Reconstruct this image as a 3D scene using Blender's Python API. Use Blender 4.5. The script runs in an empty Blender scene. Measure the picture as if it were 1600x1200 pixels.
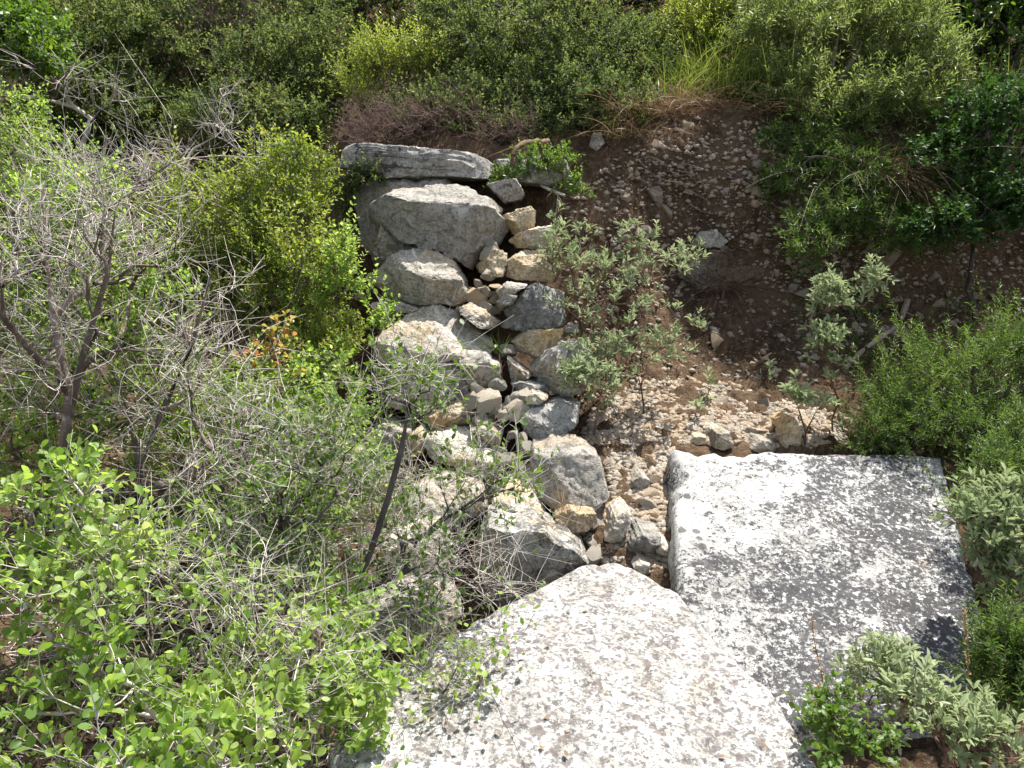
import bpy, math
import numpy as np
from mathutils import Vector

RS = np.random.RandomState
C = bpy.context.scene.collection
SC = bpy.context.scene
PI = math.pi

# ------------------------------------------------------------------ camera
CAM_Z, PITCH, FPX = 1.5, math.radians(10.0), 1202.0
cd = bpy.data.cameras.new('camera'); cam = bpy.data.objects.new('camera', cd); C.objects.link(cam)
cam.location = (0, 0, CAM_Z); cam.rotation_euler = (PI / 2 - PITCH, 0, 0)
cd.sensor_width = 36; cd.lens = 36 * FPX / 1600; cd.clip_end = 500; cd.clip_start = 0.02
SC.camera = cam
_cp, _sp = math.cos(PITCH), math.sin(PITCH)


def ray(px, py):
    u, v = (px - 800) / FPX, (py - 600) / FPX
    d = np.array([u, _cp - v * _sp, -_sp - v * _cp])
    return d / d[1]                                   # unit step in Y


def at(px, py, Y):                                    # photo pixel + distance -> real place
    return np.array([0, 0, CAM_Z]) + ray(px, py) * Y


# ------------------------------------------------------------------ noise
def _hash(i, j, k, s):
    h = (i * 374761393 + j * 668265263 + k * 2147483647 + s * 974634777) & 0xffffffff
    h = ((h ^ (h >> 13)) * 1274126177) & 0xffffffff
    return ((h ^ (h >> 16)) & 0xffffff) / float(0xffffff)


def vnoise(p, s=0):
    p = np.asarray(p, float); i = np.floor(p).astype(np.int64); f = p - i
    f = f * f * f * (f * (f * 6 - 15) + 10); r = 0
    for a in (0, 1):
        for b in (0, 1):
            for c in (0, 1):
                w = (f[:, 0] if a else 1 - f[:, 0]) * (f[:, 1] if b else 1 - f[:, 1]) * (f[:, 2] if c else 1 - f[:, 2])
                r = r + w * _hash(i[:, 0] + a, i[:, 1] + b, i[:, 2] + c, s)
    return r * 2 - 1


def fbm(p, oct=4, s=0, gain=.5):
    r, a = 0, 1.0
    for o in range(oct):
        r = r + a * vnoise(p * (2.03 ** o) + o * 17.3, s + o); a *= gain
    return r


def unit(v):
    return v / np.maximum(np.linalg.norm(v, axis=-1, keepdims=True), 1e-9)


# ------------------------------------------------------------------ terrain height
PL = ([-60, -3, 0, 1.3, 2.2, 3.2, 4.0, 4.35, 5, 7, 12, 80], [-8, -.5, 0, .1, .3, .62, .95, 1.95, 2.3, 3.4, 6.2, 40])
PW = ([-60, -3, 0, 1.3, 2.0, 2.4, 2.6, 2.8, 3.0, 3.2, 3.4, 3.55, 3.75, 3.95, 4.25, 7, 12, 80], [-8, -.5, 0, .1, .2, .36, .50, .66, .80, .93, 1.05, 1.4, 1.78, 1.98, 2.16, 3.5, 6.3, 40])
PR = ([-60, -3, 0, 1.3, 2.0, 2.35, 3.2, 3.45, 3.95, 4.25, 7, 12, 80], [-8, -.5, 0, .12, .3, .5, .88, 1.1, 1.84, 2.16, 3.55, 6.4, 40])


PH = ([-60, -3, 0, 1.3, 2.0, 2.35, 3.2, 3.5, 3.97, 4.07, 4.25, 7, 12, 80], [-8, -.5, 0, .12, .3, .5, .86, 1.0, 1.24, 1.95, 2.16, 3.55, 6.4, 40])


def sstep(a, b, x):
    t = np.clip((x - a) / (b - a), 0, 1); return t * t * (3 - 2 * t)


def ground(x, y):
    x = np.asarray(x, float); y = np.asarray(y, float)
    p = np.stack([x.ravel(), y.ravel(), x.ravel() * 0], 1)
    w1 = sstep(-1.05, -.75, x); w2 = sstep(.0, .5, x); w3 = sstep(.55, .9, x)
    yy = y + (fbm(p * .9, 2, 5) * .13).reshape(x.shape) * sstep(2.6, 3.4, y)
    z = np.interp(yy, *PL) * (1 - w1) + w1 * ((1 - w2) * np.interp(yy, *PW) + w2 * ((1 - w3) * np.interp(yy, *PR) + w3 * np.interp(yy, *PH)))
    amp = .35 + .65 * sstep(2.9, 3.6, y)
    z = z + (fbm(p * 4, 4, 9) * .035).reshape(x.shape) * amp
    z = z + .05 * np.exp(-((x - 1.3) / .5) ** 2 - ((y - 3.2) / .3) ** 2) * 0
    return z


def G(x, y):
    return float(ground(np.array([x]), np.array([y]))[0])


def hit(px, py, y0=1.2, y1=14):                       # where a sight line meets the ground
    r = ray(px, py); ys = np.linspace(y0, y1, 1300)
    P = np.array([0, 0, CAM_Z]) + r * ys[:, None]
    d = P[:, 2] - ground(P[:, 0], P[:, 1])
    k = np.argmax(d < 0)
    return P[k] if d[k] < 0 else P[-1]


# ------------------------------------------------------------------ scene helpers
def tag(o, label=None, cat=None, group=None, kind=None):
    if label: o['label'] = label
    if cat: o['category'] = cat
    if group: o['group'] = group
    if kind: o['kind'] = kind
    return o


def mesh_np(name, V, F, mat, tint=None, smooth=False):
    """V (n,3); F list of int arrays, each (m,k)"""
    me = bpy.data.meshes.new(name)
    loops = np.concatenate([f.ravel() for f in F]).astype(np.int32)
    tot = np.concatenate([np.full(len(f), f.shape[1], np.int32) for f in F])
    st = np.concatenate([[0], np.cumsum(tot)[:-1]]).astype(np.int32)
    me.vertices.add(len(V)); me.vertices.foreach_set('co', np.asarray(V, np.float32).ravel())
    me.loops.add(len(loops)); me.loops.foreach_set('vertex_index', loops)
    me.polygons.add(len(tot)); me.polygons.foreach_set('loop_start', st); me.polygons.foreach_set('loop_total', tot)
    if smooth: me.polygons.foreach_set('use_smooth', np.ones(len(tot), bool))
    if tint is not None:
        a = me.attributes.new('tint', 'FLOAT', 'POINT'); a.data.foreach_set('value', np.asarray(tint, np.float32))
    me.update(calc_edges=True)
    me.materials.append(mat)
    return me


def link(name, me, parent=None, loc=None):
    o = bpy.data.objects.new(name, me); C.objects.link(o)
    if parent: o.parent = parent
    if loc is not None: o.location = loc
    return o


def empty(name, loc):
    o = bpy.data.objects.new(name, None); o.empty_display_size = .1; C.objects.link(o); o.location = loc
    return o


# ------------------------------------------------------------------ materials
def new_mat(name):
    m = bpy.data.materials.new(name); m.use_nodes = True
    nt = m.node_tree; nt.nodes.clear()
    return m, nt, nt.nodes, nt.links


def ramp(N, pos_cols, interp='LINEAR'):
    r = N.new('ShaderNodeValToRGB'); cr = r.color_ramp; cr.interpolation = interp
    while len(cr.elements) > 1: cr.elements.remove(cr.elements[-1])
    for i, (p, c) in enumerate(pos_cols):
        e = cr.elements[0] if i == 0 else cr.elements.new(p)
        e.position = p; e.color = (*c, 1) if len(c) == 3 else c
    return r


def noise_node(N, L, vec, scale, detail=4, rough=.55, dist=0.0):
    n = N.new('ShaderNodeTexNoise'); n.inputs['Scale'].default_value = scale; n.inputs['Detail'].default_value = detail
    n.inputs['Roughness'].default_value = rough; n.inputs['Distortion'].default_value = dist
    L.new(vec, n.inputs['Vector']); return n.outputs['Fac']


def mixc(N, L, fac, a, b):
    m = N.new('ShaderNodeMix'); m.data_type = 'RGBA'
    if isinstance(fac, float): m.inputs[0].default_value = fac
    else: L.new(fac, m.inputs[0])
    for i, c in ((6, a), (7, b)):
        if isinstance(c, tuple): m.inputs[i].default_value = (*c, 1)
        else: L.new(c, m.inputs[i])
    return m.outputs[2]


def mathn(N, L, op, a, b=None, clamp=False):
    m = N.new('ShaderNodeMath'); m.operation = op; m.use_clamp = clamp
    for i, v in enumerate((a, b)):
        if v is None: continue
        if isinstance(v, (int, float)): m.inputs[i].default_value = v
        else: L.new(v, m.inputs[i])
    return m.outputs[0]


def thresh(N, L, v, lo, hi):
    m = N.new('ShaderNodeMapRange'); m.inputs[1].default_value = lo; m.inputs[2].default_value = hi
    m.interpolation_type = 'SMOOTHSTEP'; L.new(v, m.inputs[0]); return m.outputs[0]


def coords(N, L, rnd=True):
    tc = N.new('ShaderNodeTexCoord'); v = tc.outputs['Object']
    if rnd:
        oi = N.new('ShaderNodeObjectInfo'); a = N.new('ShaderNodeVectorMath'); a.operation = 'ADD'
        s = N.new('ShaderNodeVectorMath'); s.operation = 'SCALE'; s.inputs[0].default_value = (37, 19, 53)
        L.new(oi.outputs['Random'], s.inputs['Scale']); L.new(v, a.inputs[0]); L.new(s.outputs[0], a.inputs[1])
        return a.outputs[0], oi.outputs['Random']
    return v, None


def leaf_mat(name, cols, trans=.35, tcol=None, rough=.45, under=None, spec=.35):
    m, nt, N, L = new_mat(name)
    at_ = N.new('ShaderNodeAttribute'); at_.attribute_name = 'tint'
    k = len(cols); r = ramp(N, [(i / (k - 1), c) for i, c in enumerate(cols)])
    L.new(at_.outputs['Fac'], r.inputs[0]); col = r.outputs[0]
    if under:
        g = N.new('ShaderNodeNewGeometry'); col = mixc(N, L, g.outputs['Backfacing'], col, under)
    b = N.new('ShaderNodeBsdfPrincipled'); b.inputs['Roughness'].default_value = rough
    b.inputs['Specular IOR Level'].default_value = spec; L.new(col, b.inputs['Base Color'])
    t = N.new('ShaderNodeBsdfTranslucent')
    hs = N.new('ShaderNodeHueSaturation'); hs.inputs['Saturation'].default_value = 1.1; hs.inputs['Value'].default_value = 1.9 if tcol is None else tcol
    hs.inputs['Hue'].default_value = .485
    L.new(r.outputs[0], hs.inputs['Color']); L.new(hs.outputs[0], t.inputs['Color'])
    mx = N.new('ShaderNodeMixShader'); mx.inputs[0].default_value = trans
    L.new(b.outputs[0], mx.inputs[1]); L.new(t.outputs[0], mx.inputs[2])
    o = N.new('ShaderNodeOutputMaterial'); L.new(mx.outputs[0], o.inputs[0])
    return m


def bark_mat(name, c1, c2, c3=None):
    m, nt, N, L = new_mat(name); v, _ = coords(N, L)
    n = noise_node(N, L, v, 14, 5, .6); col = mixc(N, L, thresh(N, L, n, .35, .65), c1, c2)
    if c3:
        n2 = noise_node(N, L, v, 45, 3); col = mixc(N, L, thresh(N, L, n2, .55, .65), col, c3)
    at_ = N.new('ShaderNodeAttribute'); at_.attribute_name = 'tint'
    hs = N.new('ShaderNodeHueSaturation'); L.new(col, hs.inputs['Color'])
    L.new(mathn(N, L, 'ADD', mathn(N, L, 'MULTIPLY', at_.outputs['Fac'], .8), .6), hs.inputs['Value'])
    b = N.new('ShaderNodeBsdfPrincipled'); b.inputs['Roughness'].default_value = .8; b.inputs['Specular IOR Level'].default_value = .2
    L.new(hs.outputs[0], b.inputs['Base Color'])
    bp = N.new('ShaderNodeBump'); bp.inputs['Strength'].default_value = .6; bp.inputs['Distance'].default_value = .004
    L.new(noise_node(N, L, v, 90, 4), bp.inputs['Height']); L.new(bp.outputs[0], b.inputs['Normal'])
    o = N.new('ShaderNodeOutputMaterial'); L.new(b.outputs[0], o.inputs[0]); return m


def rock_mat(name, base, light, stain, stain_amt, dark, dark_amt, white_amt, scale=1.0, bump=.75):
    m, nt, N, L = new_mat(name); v, rnd = coords(N, L)
    n1 = noise_node(N, L, v, 5 * scale, 7, .68, .3)
    col = mixc(N, L, thresh(N, L, n1, .40, .60), base, light)
    n2 = noise_node(N, L, v, 3.1 * scale, 4, .6, .8)
    col = mixc(N, L, mathn(N, L, 'MULTIPLY', thresh(N, L, n2, .62 - stain_amt * .3, .78 - stain_amt * .3), .85), col, stain)
    fine = noise_node(N, L, v, 95 * scale, 5, .72)
    col = mixc(N, L, mathn(N, L, 'MULTIPLY', thresh(N, L, fine, .47, .39), .6), col, tuple(c * .42 for c in base))
    col = mixc(N, L, mathn(N, L, 'MULTIPLY', thresh(N, L, fine, .53, .62), .55), col, tuple(min(.8, c * 1.45) for c in light))
    pit = noise_node(N, L, v, 27 * scale, 5, .68, .6)
    col = mixc(N, L, mathn(N, L, 'MULTIPLY', thresh(N, L, pit, .42, .36), .45), col, tuple(c * .35 for c in base))
    n3 = noise_node(N, L, v, 22 * scale, 6, .72, .3); n3b = noise_node(N, L, v, 2.3 * scale, 3, .5)
    dk = mathn(N, L, 'ADD', n3, mathn(N, L, 'MULTIPLY', mathn(N, L, 'SUBTRACT', n3b, .5), .7))
    col = mixc(N, L, mathn(N, L, 'MULTIPLY', thresh(N, L, dk, .72 - dark_amt * .25, .80 - dark_amt * .25), .85), col, dark)
    n4 = noise_node(N, L, v, 16 * scale, 5, .65, .5)
    col = mixc(N, L, mathn(N, L, 'MULTIPLY', thresh(N, L, n4, .68 - white_amt * .25, .74 - white_amt * .25), .8), col, (.62, .61, .58))
    if rnd is not None:
        hs = N.new('ShaderNodeHueSaturation'); L.new(col, hs.inputs['Color'])
        L.new(mathn(N, L, 'ADD', mathn(N, L, 'MULTIPLY', rnd, .5), .75), hs.inputs['Value'])
        L.new(mathn(N, L, 'ADD', mathn(N, L, 'MULTIPLY', rnd, .5), .8), hs.inputs['Saturation']); col = hs.outputs[0]
    b = N.new('ShaderNodeBsdfPrincipled'); b.inputs['Roughness'].default_value = .9; b.inputs['Specular IOR Level'].default_value = .15
    L.new(col, b.inputs['Base Color'])
    vo = N.new('ShaderNodeTexVoronoi'); vo.feature = 'DISTANCE_TO_EDGE'; vo.inputs['Scale'].default_value = 9 * scale
    wv = N.new('ShaderNodeVectorMath'); wv.operation = 'ADD'
    nn = N.new('ShaderNodeTexNoise'); nn.inputs['Scale'].default_value = 6 * scale; L.new(v, nn.inputs['Vector'])
    sc_ = N.new('ShaderNodeVectorMath'); sc_.operation = 'SCALE'; sc_.inputs['Scale'].default_value = .25 / scale
    L.new(nn.outputs['Color'], sc_.inputs[0]); L.new(v, wv.inputs[0]); L.new(sc_.outputs[0], wv.inputs[1]); L.new(wv.outputs[0], vo.inputs['Vector'])
    crack = thresh(N, L, vo.outputs['Distance'], .0, .05)
    h = mathn(N, L, 'ADD', mathn(N, L, 'MULTIPLY', fine, .55), mathn(N, L, 'ADD', mathn(N, L, 'MULTIPLY', thresh(N, L, pit, .36, .5), .5), mathn(N, L, 'MULTIPLY', crack, .04)))
    bp = N.new('ShaderNodeBump'); bp.inputs['Strength'].default_value = bump; bp.inputs['Distance'].default_value = .02 / scale
    L.new(h, bp.inputs['Height']); L.new(bp.outputs[0], b.inputs['Normal'])
    o = N.new('ShaderNodeOutputMaterial'); L.new(b.outputs[0], o.inputs[0]); return m


def slab_mat(name):                                    # pale limestone, brown and grey lichen discs, warm flecks
    m, nt, N, L = new_mat(name); v, _ = coords(N, L, False)
    big = noise_node(N, L, v, 5, 4, .6, .5)
    col = mixc(N, L, thresh(N, L, big, .4, .62), (.33, .318, .295), (.52, .515, .495))
    tan = noise_node(N, L, v, 6.5, 4, .6)
    col = mixc(N, L, mathn(N, L, 'MULTIPLY', thresh(N, L, tan, .52, .66), .5), col, (0.422, 0.347, 0.253))
    f = noise_node(N, L, v, 110, 4, .75); col = mixc(N, L, mathn(N, L, 'MULTIPLY', thresh(N, L, f, .46, .40), .7), col, (0.112, 0.099, 0.089))
    pk = noise_node(N, L, v, 38, 5, .7, .8); col = mixc(N, L, mathn(N, L, 'MULTIPLY', thresh(N, L, pk, .45, .38), .85), col, (0.092, 0.079, 0.073))
    g = noise_node(N, L, v, 48, 5, .7, .2); col = mixc(N, L, mathn(N, L, 'MULTIPLY', thresh(N, L, g, .54, .61), .65), col, (0.625, 0.625, 0.608))
    w = noise_node(N, L, v, 9, 4, .6, .4); col = mixc(N, L, mathn(N, L, 'MULTIPLY', thresh(N, L, w, .575, .61), .85), col, (0.659, 0.659, 0.643))
    for sc, lo, hi, c, seed, dens in ((30, .32, .2, (.15, .125, .12), 3.1, .42), (55, .40, .26, (.11, .105, .105), 8.2, .42), (85, .44, .28, (.15, .14, .135), 2.2, .38), (19, .30, .16, (.14, .115, .105), 5.7, .5)):
        wv = N.new('ShaderNodeTexNoise'); wv.inputs['Scale'].default_value = sc * 2.2; wv.inputs['Detail'].default_value = 4; L.new(v, wv.inputs['Vector'])
        s_ = N.new('ShaderNodeVectorMath'); s_.operation = 'SCALE'; s_.inputs['Scale'].default_value = 1.5 / sc; L.new(wv.outputs['Color'], s_.inputs[0])
        a = N.new('ShaderNodeVectorMath'); a.operation = 'ADD'; L.new(v, a.inputs[0]); L.new(s_.outputs[0], a.inputs[1])
        vo = N.new('ShaderNodeTexVoronoi'); vo.inputs['Scale'].default_value = sc; L.new(a.outputs[0], vo.inputs['Vector'])
        area = noise_node(N, L, v, 4.2 + seed * .2, 3, .6)
        sep = N.new('ShaderNodeSeparateColor'); L.new(vo.outputs['Color'], sep.inputs[0])
        pick = thresh(N, L, mathn(N, L, 'ADD', sep.outputs[0], mathn(N, L, 'MULTIPLY', mathn(N, L, 'SUBTRACT', area, .5), 3.2)), dens, dens + .05)
        col = mixc(N, L, mathn(N, L, 'MULTIPLY', mathn(N, L, 'MULTIPLY', thresh(N, L, vo.outputs['Distance'], lo + .1, hi), pick), .82), col, c)
    b = N.new('ShaderNodeBsdfPrincipled'); b.inputs['Roughness'].default_value = .9; b.inputs['Specular IOR Level'].default_value = .15
    L.new(col, b.inputs['Base Color'])
    bp = N.new('ShaderNodeBump'); bp.inputs['Strength'].default_value = .55; bp.inputs['Distance'].default_value = .012
    L.new(mathn(N, L, 'ADD', mathn(N, L, 'ADD', f, mathn(N, L, 'MULTIPLY', pk, 2.0)), mathn(N, L, 'MULTIPLY', g, .6)), bp.inputs['Height']); L.new(bp.outputs[0], b.inputs['Normal'])
    o = N.new('ShaderNodeOutputMaterial'); L.new(b.outputs[0], o.inputs[0]); return m


def block_mat(name):                                   # white crust broken by black lichen in speckled drifts
    m, nt, N, L = new_mat(name); v, _ = coords(N, L, False)
    big = noise_node(N, L, v, 4, 4, .6, .4)
    col = mixc(N, L, thresh(N, L, big, .35, .65), (.35, .34, .315), (.58, .575, .555))
    tan = noise_node(N, L, v, 5.2, 5, .6, .5); col = mixc(N, L, mathn(N, L, 'MULTIPLY', thresh(N, L, tan, .60, .72), .5), col, (.5, .4, .3))
    at_ = N.new('ShaderNodeAttribute'); at_.attribute_name = 'tint'      # how far down the face: the crust of lichen is a growth on it
    sp = N.new('ShaderNodeMapping'); sp.inputs['Rotation'].default_value = (0, 0, .7); sp.inputs['Scale'].default_value = (.85, 1.2, 1); L.new(v, sp.inputs['Vector'])
    area = noise_node(N, L, sp.outputs[0], 3.6, 4, .6, .6)
    spk = noise_node(N, L, sp.outputs[0], 38, 7, .82, .3); spk2 = noise_node(N, L, v, 95, 3, .7)
    k = mathn(N, L, 'ADD', mathn(N, L, 'ADD', mathn(N, L, 'MULTIPLY', area, .95), mathn(N, L, 'MULTIPLY', spk, 1.1)), mathn(N, L, 'MULTIPLY', spk2, .8))
    k = mathn(N, L, 'ADD', k, mathn(N, L, 'ADD', mathn(N, L, 'MULTIPLY', at_.outputs['Fac'], .32), mathn(N, L, 'MULTIPLY', thresh(N, L, at_.outputs['Fac'], .08, .26), .05)))
    col = mixc(N, L, mathn(N, L, 'MULTIPLY', thresh(N, L, k, 1.54, 1.625), .92), col, (.042, .041, .045))
    col = mixc(N, L, mathn(N, L, 'MULTIPLY', thresh(N, L, spk2, .47, .40), .6), col, (.13, .125, .13))
    g = noise_node(N, L, v, 60, 4, .7); col = mixc(N, L, mathn(N, L, 'MULTIPLY', thresh(N, L, g, .55, .62), .7), col, (.70, .70, .685))
    vo = N.new('ShaderNodeTexVoronoi'); vo.inputs['Scale'].default_value = 19; L.new(v, vo.inputs['Vector'])
    sep = N.new('ShaderNodeSeparateColor'); L.new(vo.outputs['Color'], sep.inputs[0])
    ds = mathn(N, L, 'MULTIPLY', thresh(N, L, mathn(N, L, 'ADD', vo.outputs['Distance'], mathn(N, L, 'MULTIPLY', spk, .3)), .47, .38), thresh(N, L, sep.outputs[0], .72, .76))
    col = mixc(N, L, mathn(N, L, 'MULTIPLY', ds, .85), col, (.10, .093, .093))
    b = N.new('ShaderNodeBsdfPrincipled'); b.inputs['Roughness'].default_value = .9; b.inputs['Specular IOR Level'].default_value = .15
    L.new(col, b.inputs['Base Color'])
    bp = N.new('ShaderNodeBump'); bp.inputs['Strength'].default_value = .6; bp.inputs['Distance'].default_value = .014
    L.new(mathn(N, L, 'ADD', spk, mathn(N, L, 'MULTIPLY', spk2, .5)), bp.inputs['Height']); L.new(bp.outputs[0], b.inputs['Normal'])
    o = N.new('ShaderNodeOutputMaterial'); L.new(b.outputs[0], o.inputs[0]); return m


def soil_mat(name):
    m, nt, N, L = new_mat(name); v, _ = coords(N, L, False)
    a = noise_node(N, L, v, 3, 6, .65, .5); col = mixc(N, L, thresh(N, L, a, .35, .68), (.055, .035, .021), (.15, .10, .063))
    b_ = noise_node(N, L, v, 30, 6, .75); col = mixc(N, L, mathn(N, L, 'MULTIPLY', thresh(N, L, b_, .45, .7), .7), col, (.21, .15, .10))
    c = noise_node(N, L, v, 90, 4, .7); col = mixc(N, L, mathn(N, L, 'MULTIPLY', thresh(N, L, c, .6, .7), .6), col, (.3, .25, .19))
    col = mixc(N, L, mathn(N, L, 'MULTIPLY', thresh(N, L, c, .44, .34), .7), col, (.03, .018, .012))
    b = N.new('ShaderNodeBsdfPrincipled'); b.inputs['Roughness'].default_value = 1; b.inputs['Specular IOR Level'].default_value = .05
    L.new(col, b.inputs['Base Color'])
    bp = N.new('ShaderNodeBump'); bp.inputs['Strength'].default_value = .8; bp.inputs['Distance'].default_value = .03
    L.new(mathn(N, L, 'ADD', b_, mathn(N, L, 'MULTIPLY', c, .5)), bp.inputs['Height']); L.new(bp.outputs[0], b.inputs['Normal'])
    o = N.new('ShaderNodeOutputMaterial'); L.new(b.outputs[0], o.inputs[0]); return m


M = dict(
    soil=soil_mat('reddish_soil'),
    slab=slab_mat('pale_lichened_limestone'), block=block_mat('black_lichened_limestone'),
    grey=rock_mat('grey_limestone', (.30, .28, .24), (.43, .40, .345), (.42, .33, .22), .4, (.07, .07, .07), .25, .25),
    pale=rock_mat('pale_limestone', (.38, .35, .30), (.52, .485, .42), (.48, .375, .25), .45, (.09, .085, .08), .15, .35),
    tan=rock_mat('tan_limestone', (.36, .30, .22), (.50, .44, .345), (.45, .33, .19), .55, (.12, .10, .08), .1, .12),
    cap=rock_mat('weathered_cap_limestone', (.27, .26, .24), (.44, .42, .385), (.40, .32, .22), .2, (.05, .05, .05), .62, .3),
    dirty_shade=rock_mat('soil_stained_shade_toned_limestone', (.11, .09, .07), (.20, .175, .14), (.15, .1, .065), .7, (.05, .04, .035), .4, .05),  # soil cover, with the shrub's shade also darkened into the colours
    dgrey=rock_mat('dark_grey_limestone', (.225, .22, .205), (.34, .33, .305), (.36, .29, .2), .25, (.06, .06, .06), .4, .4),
    rubble=rock_mat('rubble_limestone', (.33, .27, .205), (.50, .435, .345), (.44, .31, .19), .6, (.09, .08, .07), .1, .15, 3.0),
    chink=rock_mat('grey_rubble_limestone', (.30, .28, .24), (.45, .42, .365), (.42, .32, .21), .4, (.09, .08, .07), .15, .2, 2.5),
    lime=leaf_mat('bright_round_leaf', [(.06, .13, .022), (.14, .24, .045), (.24, .345, .08), (.40, .46, .19)], .5),
    mid=leaf_mat('mid_green_leaf', [(.04, .09, .014), (.08, .155, .024), (.14, .215, .035)], .42),
    yel=leaf_mat('yellow_green_leaf', [(.06, .11, .018), (.13, .195, .032), (.22, .275, .055), (.34, .33, .09)], .45),
    box=leaf_mat('dark_box_leaf', [(.026, .05, .014), (.066, .104, .029), (.125, .165, .05), (.23, .23, .09)], .44, rough=.6, spec=.2),
    gloss=leaf_mat('glossy_dark_leaf', [(.015, .045, .01), (.028, .075, .014), (.05, .11, .02)], .32, rough=.55, spec=.25),
    sage=leaf_mat('grey_sage_leaf', [(.13, .19, .075), (.20, .26, .12), (.28, .34, .17), (.40, .44, .29)], .32, rough=.7, under=(.42, .45, .35), spec=.15, tcol=1.4),
    needle=leaf_mat('feathery_needle', [(.045, .095, .018), (.08, .145, .028), (.14, .21, .05)], .36),
    pneedle=leaf_mat('pale_feathery_needle', [(.08, .125, .035), (.15, .205, .06), (.27, .31, .11)], .4),
    grass=leaf_mat('green_grass_blade', [(.07, .12, .02), (.13, .18, .035), (.22, .25, .07)], .35),
    straw=leaf_mat('dry_grass_blade', [(.16, .10, .05), (.24, .16, .085), (.34, .26, .15)], .3, tcol=1.3),
    orange=leaf_mat('reddening_leaf', [(.15, .22, .04), (.28, .28, .06), (.36, .22, .09), (.36, .15, .08)], .4),
    litter=leaf_mat('fallen_leaf', [(.09, .05, .03), (.16, .1, .06), (.26, .18, .11)], .15, rough=.8),
    twig=bark_mat('grey_twig', (.36, .325, .29), (.54, .50, .455), (.24, .19, .155)),
    bark=bark_mat('brown_bark', (.10, .075, .058), (.19, .15, .125), (.26, .23, .2)),
    dbark=bark_mat('dark_bark', (.055, .045, .042), (.10, .085, .08)),
    red=bark_mat('reddish_stem', (.13, .07, .05), (.2, .12, .085)),
    drytwig=bark_mat('dry_brown_twig', (.13, .085, .07), (.2, .145, .12)),
    root=bark_mat('weathered_root', (.20, .15, .115), (.30, .24, .19), (.12, .09, .07)),
    dead=leaf_mat('dead_grass_blade', [(.07, .05, .033), (.12, .09, .06), (.2, .155, .10)], .15, rough=.8, spec=.1),
    seed=leaf_mat('dry_seed_head', [(.3, .19, .09), (.42, .29, .15), (.5, .38, .22)], .2, tcol=1.1),
)


# ------------------------------------------------------------------ icosphere cache
_ico = {}


def ico(sub):
    if sub not in _ico:
        import bmesh
        bm = bmesh.new(); bmesh.ops.create_icosphere(bm, subdivisions=sub, radius=1)
        V = np.array([v.co[:] for v in bm.verts]); F = np.array([[v.index for v in f.verts] for f in bm.faces]); bm.free()
        _ico[sub] = (unit(V), F)
    return _ico[sub]


def chip(P, n, f):
    n = np.asarray(n, float); n = n / np.linalg.norm(n); h = P @ n; off = f * h.max(); k = h > off
    P[k] -= np.outer((h[k] - off) * .97, n)


def rough(P, size, amp, seed):
    c = P.mean(0); d = unit(P - c)
    q = P / size
    n = fbm(q * 2.2, 3, seed) * amp * .55 + (np.abs(fbm(q * 4.5, 4, seed + 50)) - .35) * amp * .5 + fbm(q * 16, 3, seed + 90) * amp * .14
    v = fbm(q * 2.6, 3, seed + 130); n = n + (np.round(v * 3.5) / 3.5 - v) * amp * .9
    return P + d * (n * size)[:, None]


def poly_radius(poly, th):
    P = np.asarray(poly, float); n = len(P); S = []
    for i in range(n):
        a, b = P[i], P[(i + 1) % n]; t = np.linspace(0, 1, 24, endpoint=False)[:, None]; S.append(a + (b - a) * t)
    S = np.concatenate(S); A = np.arctan2(S[:, 1], S[:, 0]); R = np.hypot(S[:, 0], S[:, 1]); o = np.argsort(A); A, R = A[o], R[o]
    A = np.concatenate([A - 2 * PI, A, A + 2 * PI]); R = np.tile(R, 3)
    return np.interp(th, A, R)


def outline_stone(name, px, Y, mat, label, front=.16, back=.2, planes=(), seed=0, sub=5, amp=.07, nrand=9, cat='stone', group=None, lean=0.0):
    W = np.array([at(x, y, Y) for x, y in px]); c = (W.max(0) + W.min(0)) / 2
    # area centroid
    x, z = W[:, 0], W[:, 2]; cr = x * np.roll(z, -1) - np.roll(x, -1) * z; A = cr.sum() / 2
    if abs(A) > 1e-9: c = np.array([((x + np.roll(x, -1)) * cr).sum() / 6 / A, Y, ((z + np.roll(z, -1)) * cr).sum() / 6 / A])
    poly = [(w[0] - c[0], w[2] - c[2]) for w in W]
    D, F = ico(sub); s = D[:, 1]; rho = np.sqrt(np.maximum(0, 1 - s * s)); th = np.arctan2(D[:, 2], D[:, 0])
    R = poly_radius(poly, th); r = R * rho ** .42 * (1 + .05 * fbm(np.stack([np.cos(th) * 4, np.sin(th) * 4, th * 0 + seed], 1), 4, seed, .6))
    P = np.stack([np.cos(th) * r, np.where(s < 0, -front * np.abs(s) ** .75, back * np.abs(s) ** .75), np.sin(th) * r], 1)
    size = (W[:, 0].max() - W[:, 0].min() + W[:, 2].max() - W[:, 2].min()) / 2
    for pl in planes: chip(P, pl[:3], pl[3])
    rs = RS(seed + 11)
    for _ in range(nrand):
        n = rs.normal(size=3) * np.array([1, 1, .8]); n[1] = -abs(n[1]) - .35
        n[1] -= .35; n /= np.linalg.norm(n); chip(P, n, rs.uniform(.66, .84) + .2 * (1 - abs(n[1])))
    P = rough(P, size, amp, seed)
    P[:, 1] += P[:, 2] * lean
    me = mesh_np(name, P, [F], M[mat], smooth=True)
    o = link(name, me, loc=c)
    try: me.set_sharp_from_angle(angle=math.radians(38))
    except Exception: pass
    tag(o, label, cat, group); return o


# ------------------------------------------------------------------ ground sheet
def axis(lo, hi, a, b, step, grow=1.18):
    m = list(np.arange(a, b, step)); s = step; v = m[0]; L_ = []
    while v > lo: s *= grow; v -= s; L_.append(v)
    s = step; v = m[-1]; R_ = []
    while v < hi: s *= grow; v += s; R_.append(v)
    return np.array(L_[::-1] + m + R_)


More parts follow.
